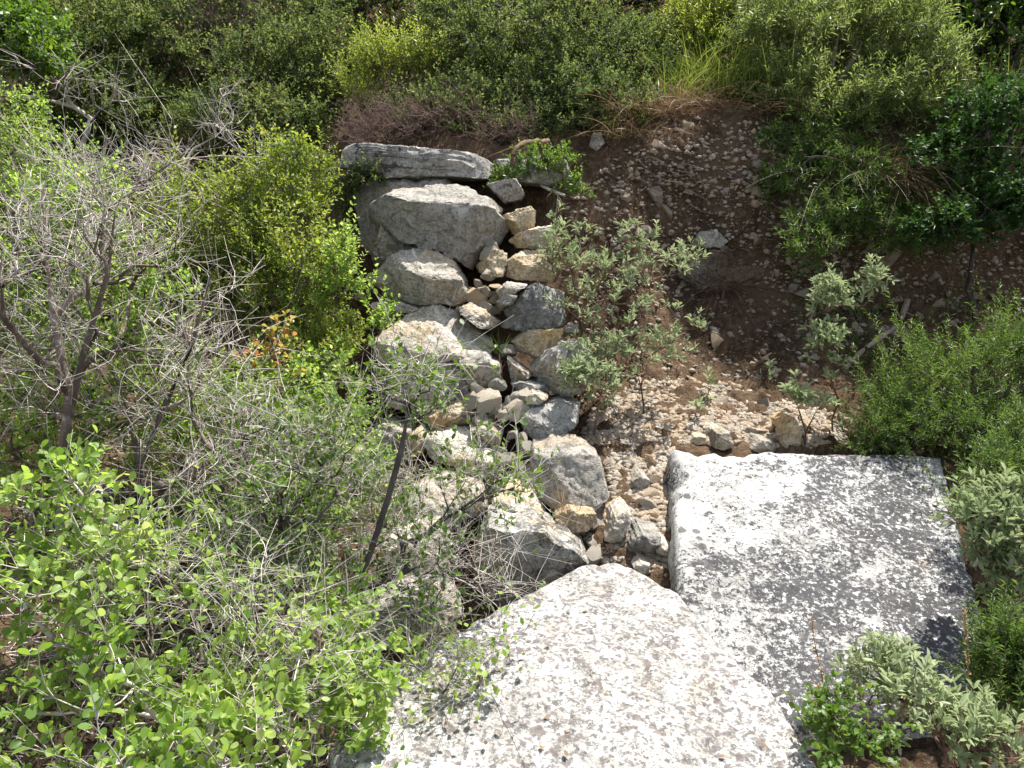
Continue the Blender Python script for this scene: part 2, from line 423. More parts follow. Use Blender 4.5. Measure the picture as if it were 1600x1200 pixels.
gx, gy = axis(-60, 60, -2.2, 2.6, .012), axis(-50, 75, 1.4, 4.7, .010)
X, Yg = np.meshgrid(gx, gy)
Z = ground(X, Yg)
p = np.stack([X.ravel(), Yg.ravel(), Z.ravel()], 1)
near = (sstep(9, 5, Yg) * sstep(5, 3, np.abs(X))).ravel()
Z = Z + ((fbm(p * 19, 3, 31) * .012 + np.abs(fbm(p * 8, 3, 41)) * .024 + np.maximum(0, fbm(p * 27, 2, 47)) * .02 + fbm(p * 55, 2, 49) * .004) * near).reshape(Z.shape)
idx = np.arange(X.size).reshape(X.shape)
F = np.stack([idx[:-1, :-1], idx[:-1, 1:], idx[1:, 1:], idx[1:, :-1]], -1).reshape(-1, 4)
tag(link('ground', mesh_np('ground', np.stack([X.ravel(), Yg.ravel(), Z.ravel()], 1), [F], M['soil'], smooth=True)),
    'stony red brown soil of the eroded hillside bank', 'ground', kind='structure')


# ------------------------------------------------------------------ the two hewn blocks
def hewn(name, corners, thick, mat, label, bulge=.012, seed=1, n=150, edge=None, cat='stone block'):
    """corners: TL, TR, BR, BL of the visible face in metres; the block runs back from it"""
    TL, TR, BR, BL = [np.asarray(c, float) for c in corners]
    nrm = np.cross(BR - TL, TR - BL); nrm /= np.linalg.norm(nrm)
    if nrm[1] > 0: nrm = -nrm
    m = 26                                              # rows round the rim
    u = np.linspace(0, 1, n); V = []; T = []
    U, W_ = np.meshgrid(u, u)
    def face(U, W_): return (TL * ((1 - U) * (1 - W_))[..., None] + TR * (U * (1 - W_))[..., None] + BR * (U * W_)[..., None] + BL * ((1 - U) * W_)[..., None])
    P = face(U, W_)
    d = np.minimum(np.minimum(U, 1 - U), np.minimum(W_, 1 - W_)) * np.linalg.norm(TR - TL)
    rad = .03
    drop = np.where(d < rad, rad - np.sqrt(np.maximum(0, rad ** 2 - (rad - d) ** 2)), 0)
    q = P.reshape(-1, 3)
    wav = (fbm(q * 3.2, 3, seed) * bulge + fbm(q * 14, 3, seed + 5) * .005 + fbm(q * 50, 2, seed + 8) * .0022).reshape(U.shape)
    wear = np.maximum(0, fbm(q * 7, 3, seed + 20)).reshape(U.shape) * np.exp(-d / .04) * .05
    P = P + nrm * (wav - drop - wear)[..., None]
    V = list(P.reshape(-1, 3)); T = list((W_ * .62 + U * .38).ravel())
    ids = np.arange(n * n).reshape(n, n); Fq = [np.stack([ids[:-1, :-1], ids[1:, :-1], ids[1:, 1:], ids[:-1, 1:]], -1).reshape(-1, 4)]
    rim = np.concatenate([ids[0, :], ids[1:, -1], ids[-1, -2::-1], ids[-2:0:-1, 0]])
    base = P.reshape(-1, 3)[rim]; cen = base.mean(0); prev = rim; cnt = n * n
    for k in range(1, m + 1):
        t = k / m; ring = base - nrm * (thick * t); ring = ring + (ring - (cen - nrm * thick * t)) * (.02 * math.sin(PI * t))
        out = unit(base - cen); ring = ring + out * (fbm(ring * 7, 4, seed + 33) * .018 * min(1, t * 4) + fbm(ring * 30, 2, seed + 3) * .004)[:, None]
        V += list(ring); T += [0.3] * len(ring); cur = np.arange(cnt, cnt + len(rim)); cnt += len(rim)
        Fq.append(np.stack([prev, np.roll(prev, -1), np.roll(cur, -1), cur], -1)); prev = cur
    V.append(cen - nrm * thick); T.append(.3)
    Ft = np.stack([prev, np.roll(prev, -1), np.full(len(prev), cnt)], -1)
    V = np.array(V); loc = cen
    me = mesh_np(name, V - loc, Fq + [Ft], M[mat], tint=T, smooth=True)
    o = link(name, me, loc=loc); tag(o, label, cat); return o


hewn('stone_block', [at(1050, 699, 2.72), at(1474, 709, 2.80), at(1572, 1100, 1.78), at(1068, 1150, 1.66)], .42, 'block',
     'big squared limestone block speckled with black lichen at right', seed=4)
SLAB = [(905, 880), (962, 868), (1062, 922), (1102, 980), (1205, 1082), (1300, 1230), (1330, 1330), (1000, 1420), (560, 1380), (520, 1150), (600, 1042), (700, 990)]


def slab():
    # a polygonal plate, top nearly level; outline given at the plate's own height plane
    c0 = at(920, 880, 2.16); nrm = np.array([.04, -.10, 1.0]); nrm /= np.linalg.norm(nrm)
    pts = []
    for x, y in SLAB:
        r = ray(x, y); o = np.array([0, 0, CAM_Z]); t = ((c0 - o) @ nrm) / (r @ nrm); pts.append(o + r * t)
    pts = np.array(pts); cen = pts.mean(0)
    ex = np.array([1, 0, 0]) - nrm * nrm[0]; ex /= np.linalg.norm(ex); ey = np.cross(nrm, ex)
    pl = [((q - cen) @ ex, (q - cen) @ ey) for q in pts]
    na, nr = 420, 110; th = np.linspace(-PI, PI, na, endpoint=False); R = poly_radius(pl, th)
    Rn = R * (1 + .014 * fbm(np.stack([np.cos(th) * 6, np.sin(th) * 6, th * 0], 1), 4, 3))
    V = []; Fq = []; rr = np.linspace(0, 1, nr + 1)[1:]
    for r in rr: V.append(np.stack([np.cos(th) * Rn * r, np.sin(th) * Rn * r, np.zeros(na)], 1))
    for k in range(1, 23):
        t = k / 22; V.append(np.stack([np.cos(th) * Rn * (1 + .015 * math.sin(PI * t)), np.sin(th) * Rn * (1 + .015 * math.sin(PI * t)), np.full(na, -.33 * t)], 1))
    nl = len(V); V = np.concatenate(V); d = np.concatenate([(1 - r) * Rn for r in rr] + [np.zeros(na)] * 22)
    rad = .035; top = V[:, 2] > -1e-6
    V[top, 2] -= np.where(d[top] < rad, rad - np.sqrt(np.maximum(0, rad ** 2 - (rad - d[top]) ** 2)), 0)
    V[~top, 2] -= rad
    V[:, 2] += (fbm(V * 3, 3, 61) * .016 + fbm(V * 13, 3, 65) * .005 + fbm(V * 48, 2, 67) * .0025) * np.where(top, 1, 0)
    V[~top, :2] *= (1 + fbm(V[~top] * 8, 3, 71) * .012)[:, None]
    j = np.arange(na); jn = np.roll(j, -1)
    for k in range(nl - 1):
        a = k * na; b = a + na; Fq.append(np.stack([a + j, b + j, b + jn, a + jn], -1))
    V = np.vstack([V, [0, 0, V[:na, 2].mean()], [0, 0, -.4]]); nV = len(V)
    Ft = [np.stack([np.full(na, nV - 2), j, jn], -1), np.stack([np.full(na, nV - 1), (nl - 1) * na + jn, (nl - 1) * na + j], -1)]
    Wd = V[:, :1] * ex + V[:, 1:2] * ey + V[:, 2:] * nrm
    o = link('stone_slab', mesh_np('stone_slab', Wd, Fq + Ft, M['slab'], smooth=True), loc=cen)
    tag(o, 'bright pale limestone slab dotted with brown lichen in foreground', 'stone slab')


slab()

# ------------------------------------------------------------------ stones of the ruined wall
TOP = (0.0, -.45, 1.0, .62)
ST = [
    # name, outline, Y, material, label, kwargs
    ('cap_stone', [(545, 228), (590, 229), (660, 234), (720, 238), (757, 245), (772, 258), (774, 280), (710, 279), (640, 281), (602, 278), (565, 267), (545, 268), (541, 247)], 3.66, 'cap',
     'long flat grey slab capping the stone pile under the shrubs', dict(front=.2, back=.35, planes=[(0, -.9, .35, .6)], nrand=6, amp=.075)),
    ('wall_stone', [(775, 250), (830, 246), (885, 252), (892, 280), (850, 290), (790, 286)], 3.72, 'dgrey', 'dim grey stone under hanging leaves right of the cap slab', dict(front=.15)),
    ('wall_stone', [(556, 300), (600, 276), (700, 276), (730, 330), (700, 390), (600, 420), (566, 385)], 3.66, 'grey', 'grey stone in shadow behind the biggest wall boulder', dict(front=.12, nrand=3)),
    ('wall_boulder', [(579, 325), (597, 311), (625, 289), (650, 290), (700, 284), (724, 291), (757, 312), (774, 331), (795, 350), (794, 361), (766, 393), (755, 411), (736, 419), (712, 406), (695, 396), (680, 391), (655, 386), (622, 370), (600, 356), (581, 341)], 3.42, 'grey',
     'biggest grey boulder at the top of the ruined wall', dict(front=.22, back=.25, planes=[(.03, -1, -.25, .5), (.05, -.45, 1, .58), (.8, -.8, -.6, .66), (-.7, -1, -.2, .62)], nrand=1, amp=.055)),
    ('wall_stone', [(598, 354), (640, 368), (655, 388), (625, 400), (592, 425), (580, 402), (588, 375)], 3.44, 'grey', 'shaded wedge stone under left edge of biggest wall boulder', dict(front=.1, sub=5)),
    ('wall_boulder', [(575, 432), (600, 411), (625, 390), (660, 385), (692, 396), (716, 416), (731, 440), (735, 467), (712, 478), (690, 473), (660, 476), (627, 471), (608, 461), (586, 443)], 3.30, 'grey',
     'rounded grey boulder second from the top of the wall', dict(front=.24, back=.2, planes=[(.12, -.7, .8, .5), (-.45, -1, -.2, .5), (.2, -1, -.35, .66)], nrand=2, amp=.06)),
    ('wall_stone', [(742, 418), (772, 386), (792, 395), (792, 411), (787, 433), (758, 433)], 3.36, 'tan', 'warm orange tan wedge stone right of biggest wall boulder', dict(front=.09, sub=5, planes=[(-.5, -1, .3, .6), (.6, -1, .4, .6)])),
    ('wall_stone', [(788, 412), (815, 391), (848, 391), (868, 427), (863, 443), (827, 438), (805, 438), (788, 433)], 3.36, 'tan', 'tan stone beside orange wedge and behind sage shrub', dict(front=.12, sub=5, planes=[(0, -.6, .8, .5)])),
    ('wall_stone', [(780, 338), (830, 321), (838, 330), (833, 361), (800, 366)], 3.48, 'tan', 'tan stone right of biggest boulder, second from top', dict(front=.1, sub=5)),
    ('wall_stone', [(794, 376), (810, 363), (862, 351), (872, 380), (840, 391), (810, 388)], 3.44, 'pale', 'pale stone just behind the top of the sage shrub', dict(front=.1, sub=5)),
    ('wall_stone', [(760, 287), (807, 279), (819, 302), (813, 313), (790, 318)], 3.55, 'grey', 'grey tan stone tucked under right end of cap slab', dict(front=.1, sub=5)),
    ('wall_stone', [(581, 474), (602, 470), (640, 490), (612, 508), (588, 502)], 3.26, 'pale', 'small rough stone at left edge between wall boulders', dict(front=.08, sub=5)),
    ('wall_stone', [(601, 478), (622, 471), (657, 482), (641, 489), (615, 487)], 3.18, 'grey', 'thin flat stone wedged between second and third wall boulders', dict(front=.06, sub=5)),
    ('wall_boulder', [(581, 533), (622, 502), (652, 480), (685, 475), (712, 486), (735, 507), (756, 522), (777, 536), (760, 547), (722, 556), (690, 562), (647, 565), (610, 566), (589, 553)], 3.14, 'pale',
     'pale triangular boulder third from the top of the wall', dict(front=.3, back=.2, planes=[(.0, -.66, .9, .34), (.1, -1, -.45, .62), (.55, -.6, .9, .5)], nrand=2, amp=.06)),
    ('wall_stone', [(714, 481), (735, 474), (758, 485), (784, 505), (767, 515), (750, 511), (730, 498)], 3.14, 'pale', 'flat pale stone leaning on right of third boulder', dict(front=.1, sub=5, planes=[(.2, -.5, .9, .4)])),
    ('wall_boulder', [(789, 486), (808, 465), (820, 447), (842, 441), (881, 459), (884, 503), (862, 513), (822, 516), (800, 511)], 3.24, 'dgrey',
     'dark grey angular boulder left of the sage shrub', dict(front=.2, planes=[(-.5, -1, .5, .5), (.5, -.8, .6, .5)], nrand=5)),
    ('wall_stone', [(774, 456), (792, 441), (824, 445), (802, 461), (778, 466)], 3.2, 'pale', 'pale flat stone atop left corner of dark angular boulder', dict(front=.08, sub=5)),
    ('wall_stone', [(776, 471), (790, 458), (809, 462), (800, 476), (780, 480)], 3.17, 'grey', 'small grey stone left of the dark angular boulder', dict(front=.07, sub=5)),
    ('wall_stone', [(804, 533), (825, 515), (881, 512), (878, 533), (855, 548), (837, 561), (811, 548)], 3.16, 'tan', 'brownish stone under the dark angular boulder', dict(front=.1, sub=5)),
    ('wall_boulder', [(831, 575), (852, 550), (882, 532), (911, 534), (925, 550), (932, 582), (899, 612), (877, 619), (858, 608), (837, 591)], 3.04, 'dgrey',
     'rounded grey boulder behind the low sage sprig', dict(front=.2, planes=[(-.2, -.7, .7, .58), (-.3, -1, -.4, .7)], nrand=4, amp=.045)),
    ('wall_stone', [(592, 597), (635, 567), (710, 558), (735, 572), (741, 581), (737, 611), (700, 626), (655, 646), (606, 624)], 3.06, 'pale', 'broad shaded stone under the third wall boulder', dict(front=.16, nrand=4, planes=[(0, -.6, .8, .6), (.2, -1, -.2, .6)])),
    ('wall_stone', [(718, 561), (757, 551), (782, 570), (782, 591), (757, 606), (737, 609)], 3.03, 'pale', 'buff stone below right tip of third wall boulder', dict(front=.12, sub=5)),
    ('wall_stone', [(656, 657), (700, 632), (745, 611), (768, 622), (742, 652), (710, 664), (672, 669)], 2.94, 'tan', 'long buff stone fifth from the top of the wall', dict(front=.15, sub=5, planes=[(0, -.5, .9, .5)])),
    ('wall_stone', [(738, 651), (760, 634), (783, 642), (771, 656), (747, 662)], 2.88, 'grey', 'small flat grey stone at right end of long buff stone', dict(front=.07, sub=5)),
    ('wall_boulder', [(813, 646), (830, 632), (860, 629), (877, 625), (904, 630), (902, 661), (865, 678), (835, 684), (819, 673)], 2.88, 'dgrey',
     'squat grey boulder below the low sage sprig', dict(front=.17, planes=[(0, -.55, .9, .6), (-.1, -1, -.1, .7)], nrand=4)),
    ('wall_stone', [(798, 598), (812, 594), (850, 600), (860, 607), (830, 612), (804, 606)], 2.96, 'dgrey', 'thin bluish grey slab left of rounded boulder', dict(front=.09, sub=5)),
    ('wall_stone', [(793, 559), (812, 573), (832, 587), (800, 599), (796, 580)], 2.99, 'grey', 'slanting grey shard standing in the middle gap', dict(front=.06, sub=5)),
    ('wall_stone', [(819, 621), (832, 609), (857, 620), (841, 631), (825, 629)], 2.86, 'pale', 'small pale stone on top of squat grey boulder', dict(front=.06, sub=5)),
    ('wall_boulder', [(660, 684), (710, 669), (732, 671), (758, 687), (785, 711), (779, 727), (742, 738), (710, 716), (670, 708)], 2.8, 'pale',
     'pale stone half hidden by twigs at the wall foot', dict(front=.2, planes=[(0, -.6, .9, .45), (.1, -1, -.4, .7)], nrand=4)),
    ('wall_stone', [(733, 668), (765, 664), (784, 675), (781, 693), (762, 691)], 2.78, 'grey', 'grey wedge stone above the pale wall foot stone', dict(front=.08, sub=5)),
    ('wall_stone', [(638, 683), (655, 671), (669, 685), (662, 709), (640, 707)], 2.82, 'tan', 'upright tan stone behind the dark thin stem', dict(front=.07, sub=5)),
    ('wall_stone', [(560, 690), (600, 660), (645, 668), (640, 720), (580, 735)], 2.9, 'pale', 'pale stone behind twigs left of upright tan stone', dict(front=.1, sub=5)),
    ('wall_boulder', [(817, 743), (835, 695), (870, 687), (916, 691), (937, 720), (945, 765), (917, 789), (890, 797), (850, 777), (823, 762)], 2.66, 'grey',
     'grey boulder with a ledge at the foot of the scree', dict(front=.24, back=.2, planes=[(.35, -.75, .6, .55), (-.4, -1, -.25, .55), (.1, -.3, 1, .7)], nrand=5, amp=.05)),
    ('wall_stone', [(770, 780), (800, 764), (832, 768), (846, 790), (854, 812), (800, 820), (768, 800)], 2.52, 'pale', 'bright cream wedge stone on top of the shadowed boulder', dict(front=.12, sub=5, planes=[(0, -.6, .8, .5)])),
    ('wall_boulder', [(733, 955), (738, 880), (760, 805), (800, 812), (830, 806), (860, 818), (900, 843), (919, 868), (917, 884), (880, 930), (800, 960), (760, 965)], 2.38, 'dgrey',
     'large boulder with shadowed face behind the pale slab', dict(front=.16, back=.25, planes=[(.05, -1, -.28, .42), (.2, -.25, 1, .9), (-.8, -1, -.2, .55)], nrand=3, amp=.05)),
    ('wall_boulder', [(600, 850), (640, 815), (690, 812), (710, 850), (700, 900), (640, 910)], 2.42, 'pale', 'pale stone under bare twigs left of shadowed boulder', dict(front=.14, sub=5, planes=[(0, -.6, .8, .5)])),
    ('wall_boulder', [(640, 770), (690, 745), (750, 760), (760, 800), (700, 815), (650, 810)], 2.56, 'pale', 'whitish stone seen through leaves above the twiggy gap', dict(front=.14, sub=5, planes=[(0, -.6, .8, .5)])),
    ('wall_boulder', [(560, 960), (610, 920), (690, 925), (720, 960), (690, 1010), (600, 1010)], 2.2, 'grey', 'grey stone in the dark hollow left of the slab', dict(front=.12, sub=5)),
    ('wall_boulder', [(440, 720), (500, 690), (560, 710), (560, 770), (480, 785)], 2.75, 'pale', 'pale stone glimpsed behind grey twigs on the left', dict(front=.12, sub=5, planes=[(0, -.6, .8, .5)])),
    ('wall_stone', [(865, 805), (890, 792), (928, 800), (932, 818), (905, 828), (872, 824)], 2.5, 'tan', 'tan stone between ledge boulder and shadowed boulder', dict(front=.07, sub=5)),
    ('bank_stone', [(1075, 385), (1090, 363), (1118, 358), (1138, 378), (1125, 388)], 3.70, 'grey', 'pale pointed stone sticking out of the dark bank', dict(front=.06, back=.12, sub=5)),
    ('bank_stone', [(1060, 425), (1090, 398), (1150, 396), (1190, 410), (1180, 445), (1110, 460), (1070, 455)], 3.60, 'dirty_shade', 'wide dark grey stone half buried in the bank', dict(front=.05, back=.15, sub=5, amp=.2, nrand=16)),
    ('bank_stone', [(1215, 700), (1225, 662), (1240, 653), (1250, 672), (1244, 700)], 2.9, 'tan', 'upright buff stone above right half of lichened block', dict(front=.06, sub=5)),
    ('bank_stone', [(1170, 700), (1185, 684), (1205, 688), (1213, 704), (1190, 708)], 2.84, 'tan', 'orange brown stone touching top edge of lichened block', dict(front=.05, sub=5)),
    ('bank_stone', [(1112, 698), (1118, 676), (1140, 676), (1144, 696), (1128, 702)], 2.84, 'tan', 'sharp tan stone just above top edge of block', dict(front=.05, sub=5)),
    ('bank_stone', [(1074, 692), (1084, 680), (1102, 681), (1102, 694)], 2.82, 'tan', 'small orange stone above the top left corner of block', dict(front=.04, sub=5)),
    ('bank_stone', [(1160, 672), (1170, 666), (1195, 672), (1190, 682), (1168, 682)], 2.93, 'tan', 'flat orange stone behind the sharp tan stones', dict(front=.04, sub=5)),
    ('bank_stone', [(1098, 668), (1112, 661), (1126, 668), (1120, 677), (1104, 677)], 2.93, 'pale', 'smooth grey pebble above the row of tan stones', dict(front=.05, sub=5)),
    ('bank_stone', [(945, 840), (960, 805), (980, 795), (988, 810), (972, 838), (955, 846)], 2.40, 'pale', 'long tilted stone in rubble beside the block', dict(front=.06, sub=5)),
    ('bank_stone', [(980, 850), (1000, 826), (1030, 832), (1035, 852), (1010, 864)], 2.34, 'grey', 'broad shaded stone in rubble against block side', dict(front=.07, sub=5)),
    ('bank_stone', [(1024, 860), (1032, 842), (1050, 854), (1048, 870)], 2.28, 'pale', 'pale stone jammed against lower left of block', dict(front=.05, sub=5)),
    ('bank_stone', [(988, 884), (1000, 874), (1015, 880), (1012, 896), (996, 894)], 2.22, 'pale', 'pale egg shaped stone behind tip of slab', dict(front=.05, sub=5)),
    ('bank_stone', [(985, 750), (1000, 738), (1015, 748), (1012, 760), (992, 762)], 2.62, 'pale', 'whitish lumpy stone on gravel left of block', dict(front=.05, sub=5)),
    ('bank_stone', [(920, 228), (926, 208), (938, 208), (944, 224), (932, 238)], 4.0, 'pale', 'white stone at lip of bank under dark shrub', dict(front=.06, sub=5)),
    ('bank_stone', [(1620, 470), (1632, 452), (1652, 458), (1650, 474)], 3.1, 'pale', '', {}),
]
for i, (nm, px, Y, mt, lab, kw) in enumerate(ST):
    if nm == 'bank_stone' and lab:
        Y = hit(sum(q[0] for q in px) / len(px), max(q[1] for q in px) - 3)[1] - .012
    if lab: outline_stone(nm, px, Y, mt, lab, seed=i * 7 + 3, **kw)


# ------------------------------------------------------------------ loose rubble
def proto_rock(seed, sub=3):
    D, F_ = ico(sub); rs = RS(seed); P = D * np.array([1, rs.uniform(.6, .95), rs.uniform(.35, .7)])
    for _ in range(13):
        n = rs.normal(size=3); chip(P, n, rs.uniform(.42, .82))
    P = rough(P, 1.6, .035, seed); P = P / np.abs(P[:, 0]).max()
    return P, F_


PROTO = []
for i in range(14):
    P, F_ = proto_rock(200 + i); me = mesh_np('loose_stone', P, [F_], M['rubble'], smooth=True)
    try: me.set_sharp_from_angle(angle=math.radians(24))
    except Exception: pass
    PROTO.append(me)
GREYS = []
for me in PROTO[:9]: g_ = me.copy(); g_.materials[0] = M['chink']; GREYS.append(g_)


def euler_on(n, rs):
    z = Vector((n[0], n[1], n[2])) + Vector(rs.normal(size=3) * .25)
    q = z.normalized().to_track_quat('Z', 'Y'); e = (q.to_matrix().to_4x4() @ __import__('mathutils').Matrix.Rotation(rs.uniform(0, 6.28), 4, 'Z')).to_euler()
    return e


def gnormal(x, y):
    e = .03; return unit(np.array([-(G(x + e, y) - G(x - e, y)) / 2 / e, -(G(x, y + e) - G(x, y - e)) / 2 / e, 1.0]))


def in_poly(x, y, poly):
    c = False; n = len(poly)
    for i in range(n):
        (x1, y1), (x2, y2) = poly[i], poly[(i + 1) % n]
        if (y1 > y) != (y2 > y) and x < (x2 - x1) * (y - y1) / (y2 - y1) + x1: c = not c
    return c


def rand_in(poly, rs):
    xs, ys = [q[0] for q in poly], [q[1] for q in poly]
    while True:
        x, y = rs.uniform(min(xs), max(xs)), rs.uniform(min(ys), max(ys))
        if in_poly(x, y, poly): return x, y


SCREE = [(905, 690), (930, 640), (1000, 600), (1130, 600), (1230, 630), (1320, 655), (1320, 705), (1050, 695), (1046, 790), (960, 800), (945, 700)]
GAP = [(880, 800), (950, 790), (1046, 770), (1052, 900), (990, 890), (930, 870)]
BANK = [(880, 300), (1000, 250), (1060, 190), (1190, 190), (1280, 260), (1400, 330), (1600, 380), (1600, 480), (1440, 520), (1300, 600), (1130, 600), (1100, 480), (900, 420)]
CORE = [(740, 600), (812, 600), (835, 640), (818, 690), (855, 690), (830, 740), (745, 745), (735, 690)]
MIDC = [(728, 430), (760, 430), (800, 470), (790, 500), (760, 480), (735, 470)]
FILL = [(590, 300), (840, 300), (880, 420), (900, 620), (880, 690), (660, 700), (600, 620)]
rs = RS(77)
REG = [(SCREE, 104, (.014, .042), 'tan grey rubble stone lying on the sunlit scree above block', 'loose stones on the sunlit scree'),
       (GAP, 34, (.016, .05), 'pale rubble stone packed in gap between slab and block', 'rubble stones in the gap beside the block'),
       (BANK, 84, (.013, .05), 'pale stone embedded in the shaded dirt bank', 'stones embedded in the dirt bank'),
       (CORE, 40, (.022, .05), 'angular rubble stone filling the middle of the wall', 'rubble filling between the wall boulders'),
       (MIDC, 14, (.018, .038), 'small tan stone packed beside second wall boulder', 'small stones beside second boulder'),
       (FILL, 40, (.03, .058), 'rough stone wedged deep between the wall boulders', 'chinking stones deep in the wall')]
for ri, (poly, n, (s0, s1), lab, grp) in enumerate(REG):
    for k in range(n):
        x, y = rand_in(poly, rs)
        s = s0 + (s1 - s0) * rs.rand() ** 1.8
        if ri == 3: Pp = at(x, y, 2.90 - (y - 600) / 90 * .14)
        elif ri == 4: Pp = at(x, y, 3.24)
        elif ri == 5: Pp = at(x, y, float(np.interp(y, [260, 350, 430, 520, 600, 660, 700], [3.55, 3.44, 3.31, 3.18, 3.05, 2.93, 2.83])))
        else: Pp = hit(x, y)
        ps = GREYS if ri in (1, 3, 5) else PROTO; o = link('loose_stone', ps[rs.randint(len(ps))]); nrm = gnormal(Pp[0], Pp[1])
        o.location = Pp + nrm * s * .12; o.scale = (s * rs.uniform(.8, 1.25), s * rs.uniform(.8, 1.1), s * rs.uniform(.8, 1.2)); o.rotation_euler = euler_on(nrm, rs)
        tag(o, lab, 'stone', grp)

# fine gravel: one mass
base = []
for i in range(8):
    D, F_ = ico(1); r0 = RS(400 + i); P = D * np.array([1, r0.uniform(.55, .9), r0.uniform(.3, .5)])
    for _ in range(7): chip(P, r0.normal(size=3), r0.uniform(.5, .85))
    base.append(P)
Fi = ico(1)[1]
n = 9000; pts = []
for poly, m_ in ((SCREE, 12500), (GAP, 1800), (BANK, 3800), ([(880, 420), (1110, 420), (1130, 620), (900, 640)], 1200), ([(1040, 190), (1200, 190), (1180, 300), (900, 300)], 500)):
    P2 = [rand_in(poly, rs) for _ in range(m_)]
    for x, y in P2: pts.append(hit(x, y)) if False else pts.append((x, y))
pts = np.array(pts)
# sight lines to the ground, batch
rr_ = np.array([ray(x, y) for x, y in pts]); yy = np.linspace(1.6, 6, 260); Pg = np.zeros((len(pts), 3)); done = np.zeros(len(pts), bool)
for t in yy:
    Q = np.array([0, 0, CAM_Z]) + rr_ * t; z = ground(Q[:, 0], Q[:, 1]); k = (~done) & (Q[:, 2] < z); Pg[k] = Q[k] - rr_[k] * rs.uniform(0, .017, (k.sum(), 1)); Pg[k, 2] = ground(Pg[k, 0], Pg[k, 1]) if k.any() else 0; done |= k
Pg = Pg[done]; ng = len(Pg)
sz = .005 + .025 * rs.rand(ng) ** 2.8
ang = rs.uniform(0, 6.28, ng); ax = unit(rs.normal(size=(ng, 3)))
VV = np.zeros((ng, len(base[0]), 3))
for i in range(ng):
    VV[i] = base[i % 8]
c_, s_ = np.cos(ang)[:, None], np.sin(ang)[:, None]
rx = VV[..., 0] * c_ - VV[..., 1] * s_; ry = VV[..., 0] * s_ + VV[..., 1] * c_
tl = rs.uniform(-.7, .7, ng)[:, None]; ct, st_ = np.cos(tl + .5), np.sin(tl + .5)
VV = np.stack([rx, ry * ct - VV[..., 2] * st_, ry * st_ + VV[..., 2] * ct], -1) * sz[:, None, None] + Pg[:, None, :] + np.array([0, 0, .008])
FF = (Fi[None] + (np.arange(ng) * len(base[0]))[:, None, None]).reshape(-1, 3)
tag(link('gravel', mesh_np('gravel', VV.reshape(-1, 3), [FF], M['rubble'])), 'fine pale gravel scattered over the scree and dirt bank', 'gravel', kind='stuff')


# ------------------------------------------------------------------ plant machinery
class Wood:
    def __init__(s): s.b = {}
    def add(s, pts, rad, sides=5):                      # (n,3) polylines or a batch (b,n,3)
        pts = np.asarray(pts, float); rad = np.asarray(rad, float)
        if pts.ndim == 2: pts, rad = pts[None], rad[None]
        s.b.setdefault((pts.shape[1], sides), []).append((pts, np.broadcast_to(rad, pts.shape[:2])))
    def build(s, name, mat, parent, rs, origin):
        VS, FS, TS, off = [], [], [], 0
        for (n, k), L_ in s.b.items():
            P = np.concatenate([a for a, _ in L_]); R = np.concatenate([b for _, b in L_])
            t = np.gradient(P, axis=1); t = unit(t); ref = np.where(np.abs(t[..., 2:]) > .9, np.array([1., 0, 0]), np.array([0, 0, 1.]))
            a = unit(np.cross(t, ref)); b = np.cross(t, a); th = np.arange(k) * 2 * PI / k
            V = P[:, :, None, :] + R[:, :, None, None] * (a[:, :, None, :] * np.cos(th)[:, None] + b[:, :, None, :] * np.sin(th)[:, None])
            B = len(P); ids = np.arange(B * n * k).reshape(B, n, k) + off; j = np.roll(np.arange(k), -1)
            FS.append(np.stack([ids[:, :-1], ids[:, :-1][..., j], ids[:, 1:][..., j], ids[:, 1:]], -1).reshape(-1, 4))
            VS.append(V.reshape(-1, 3)); TS.append(np.repeat(rs.rand(B), n * k)); off += B * n * k
        if not VS: return None
        return link(name, mesh_np(name, np.concatenate(VS) - origin, FS, mat, tint=np.concatenate(TS), smooth=True), parent)


def tmpl(kind):
    if kind == 'obov':
        st = [(.0, .0), (.14, .13), (.36, .29), (.6, .36), (.82, .29), (.95, .13), (1.0, .0)]; V = [[0, 0, 0]]; T3, T4 = [], []
        for x, w in st[1:-1]: b = len(V); z = -.10 * x * x; V += [[x, w, z + w * .25], [x, 0, z], [x, -w, z + w * .25]]
        V.append([1, 0, -.11]); T3 += [[0, 2, 1], [0, 3, 2]]
        for q in range(4): a = 1 + 3 * q; T4 += [[a + 1, a + 4, a + 3, a], [a + 2, a + 5, a + 4, a + 1]]
        a = 13; T3 += [[a + 1, 16, a], [a + 2, 16, a + 1]]
        return np.array(V), [np.array(T3), np.array(T4)]
    if kind in ('ovate', 'lance', 'obov'):
        w1, w2 = {'ovate': (.27, .27), 'lance': (.13, .13), 'obov': (.24, .36)}[kind]
        V = np.array([[0, 0, 0], [.34, w1, .06], [.34, 0, 0], [.34, -w1, .06], [.72, w2, .05], [.72, 0, 0], [.72, -w2, .05], [1, 0, -.06]])
        T3 = np.array([[0, 2, 1], [0, 3, 2], [5, 7, 4], [5, 6, 7]]); T4 = np.array([[2, 5, 4, 1], [3, 6, 5, 2]]); return V, [T3, T4]
    w = {'small': .25, 'narrow': .16, 'needle': .085}[kind]
    V = np.array([[0, 0, 0], [.5, w, .07], [.5, -w, .07], [1, 0, -.03]])
    return V, [np.array([[0, 3, 1], [0, 2, 3]])]


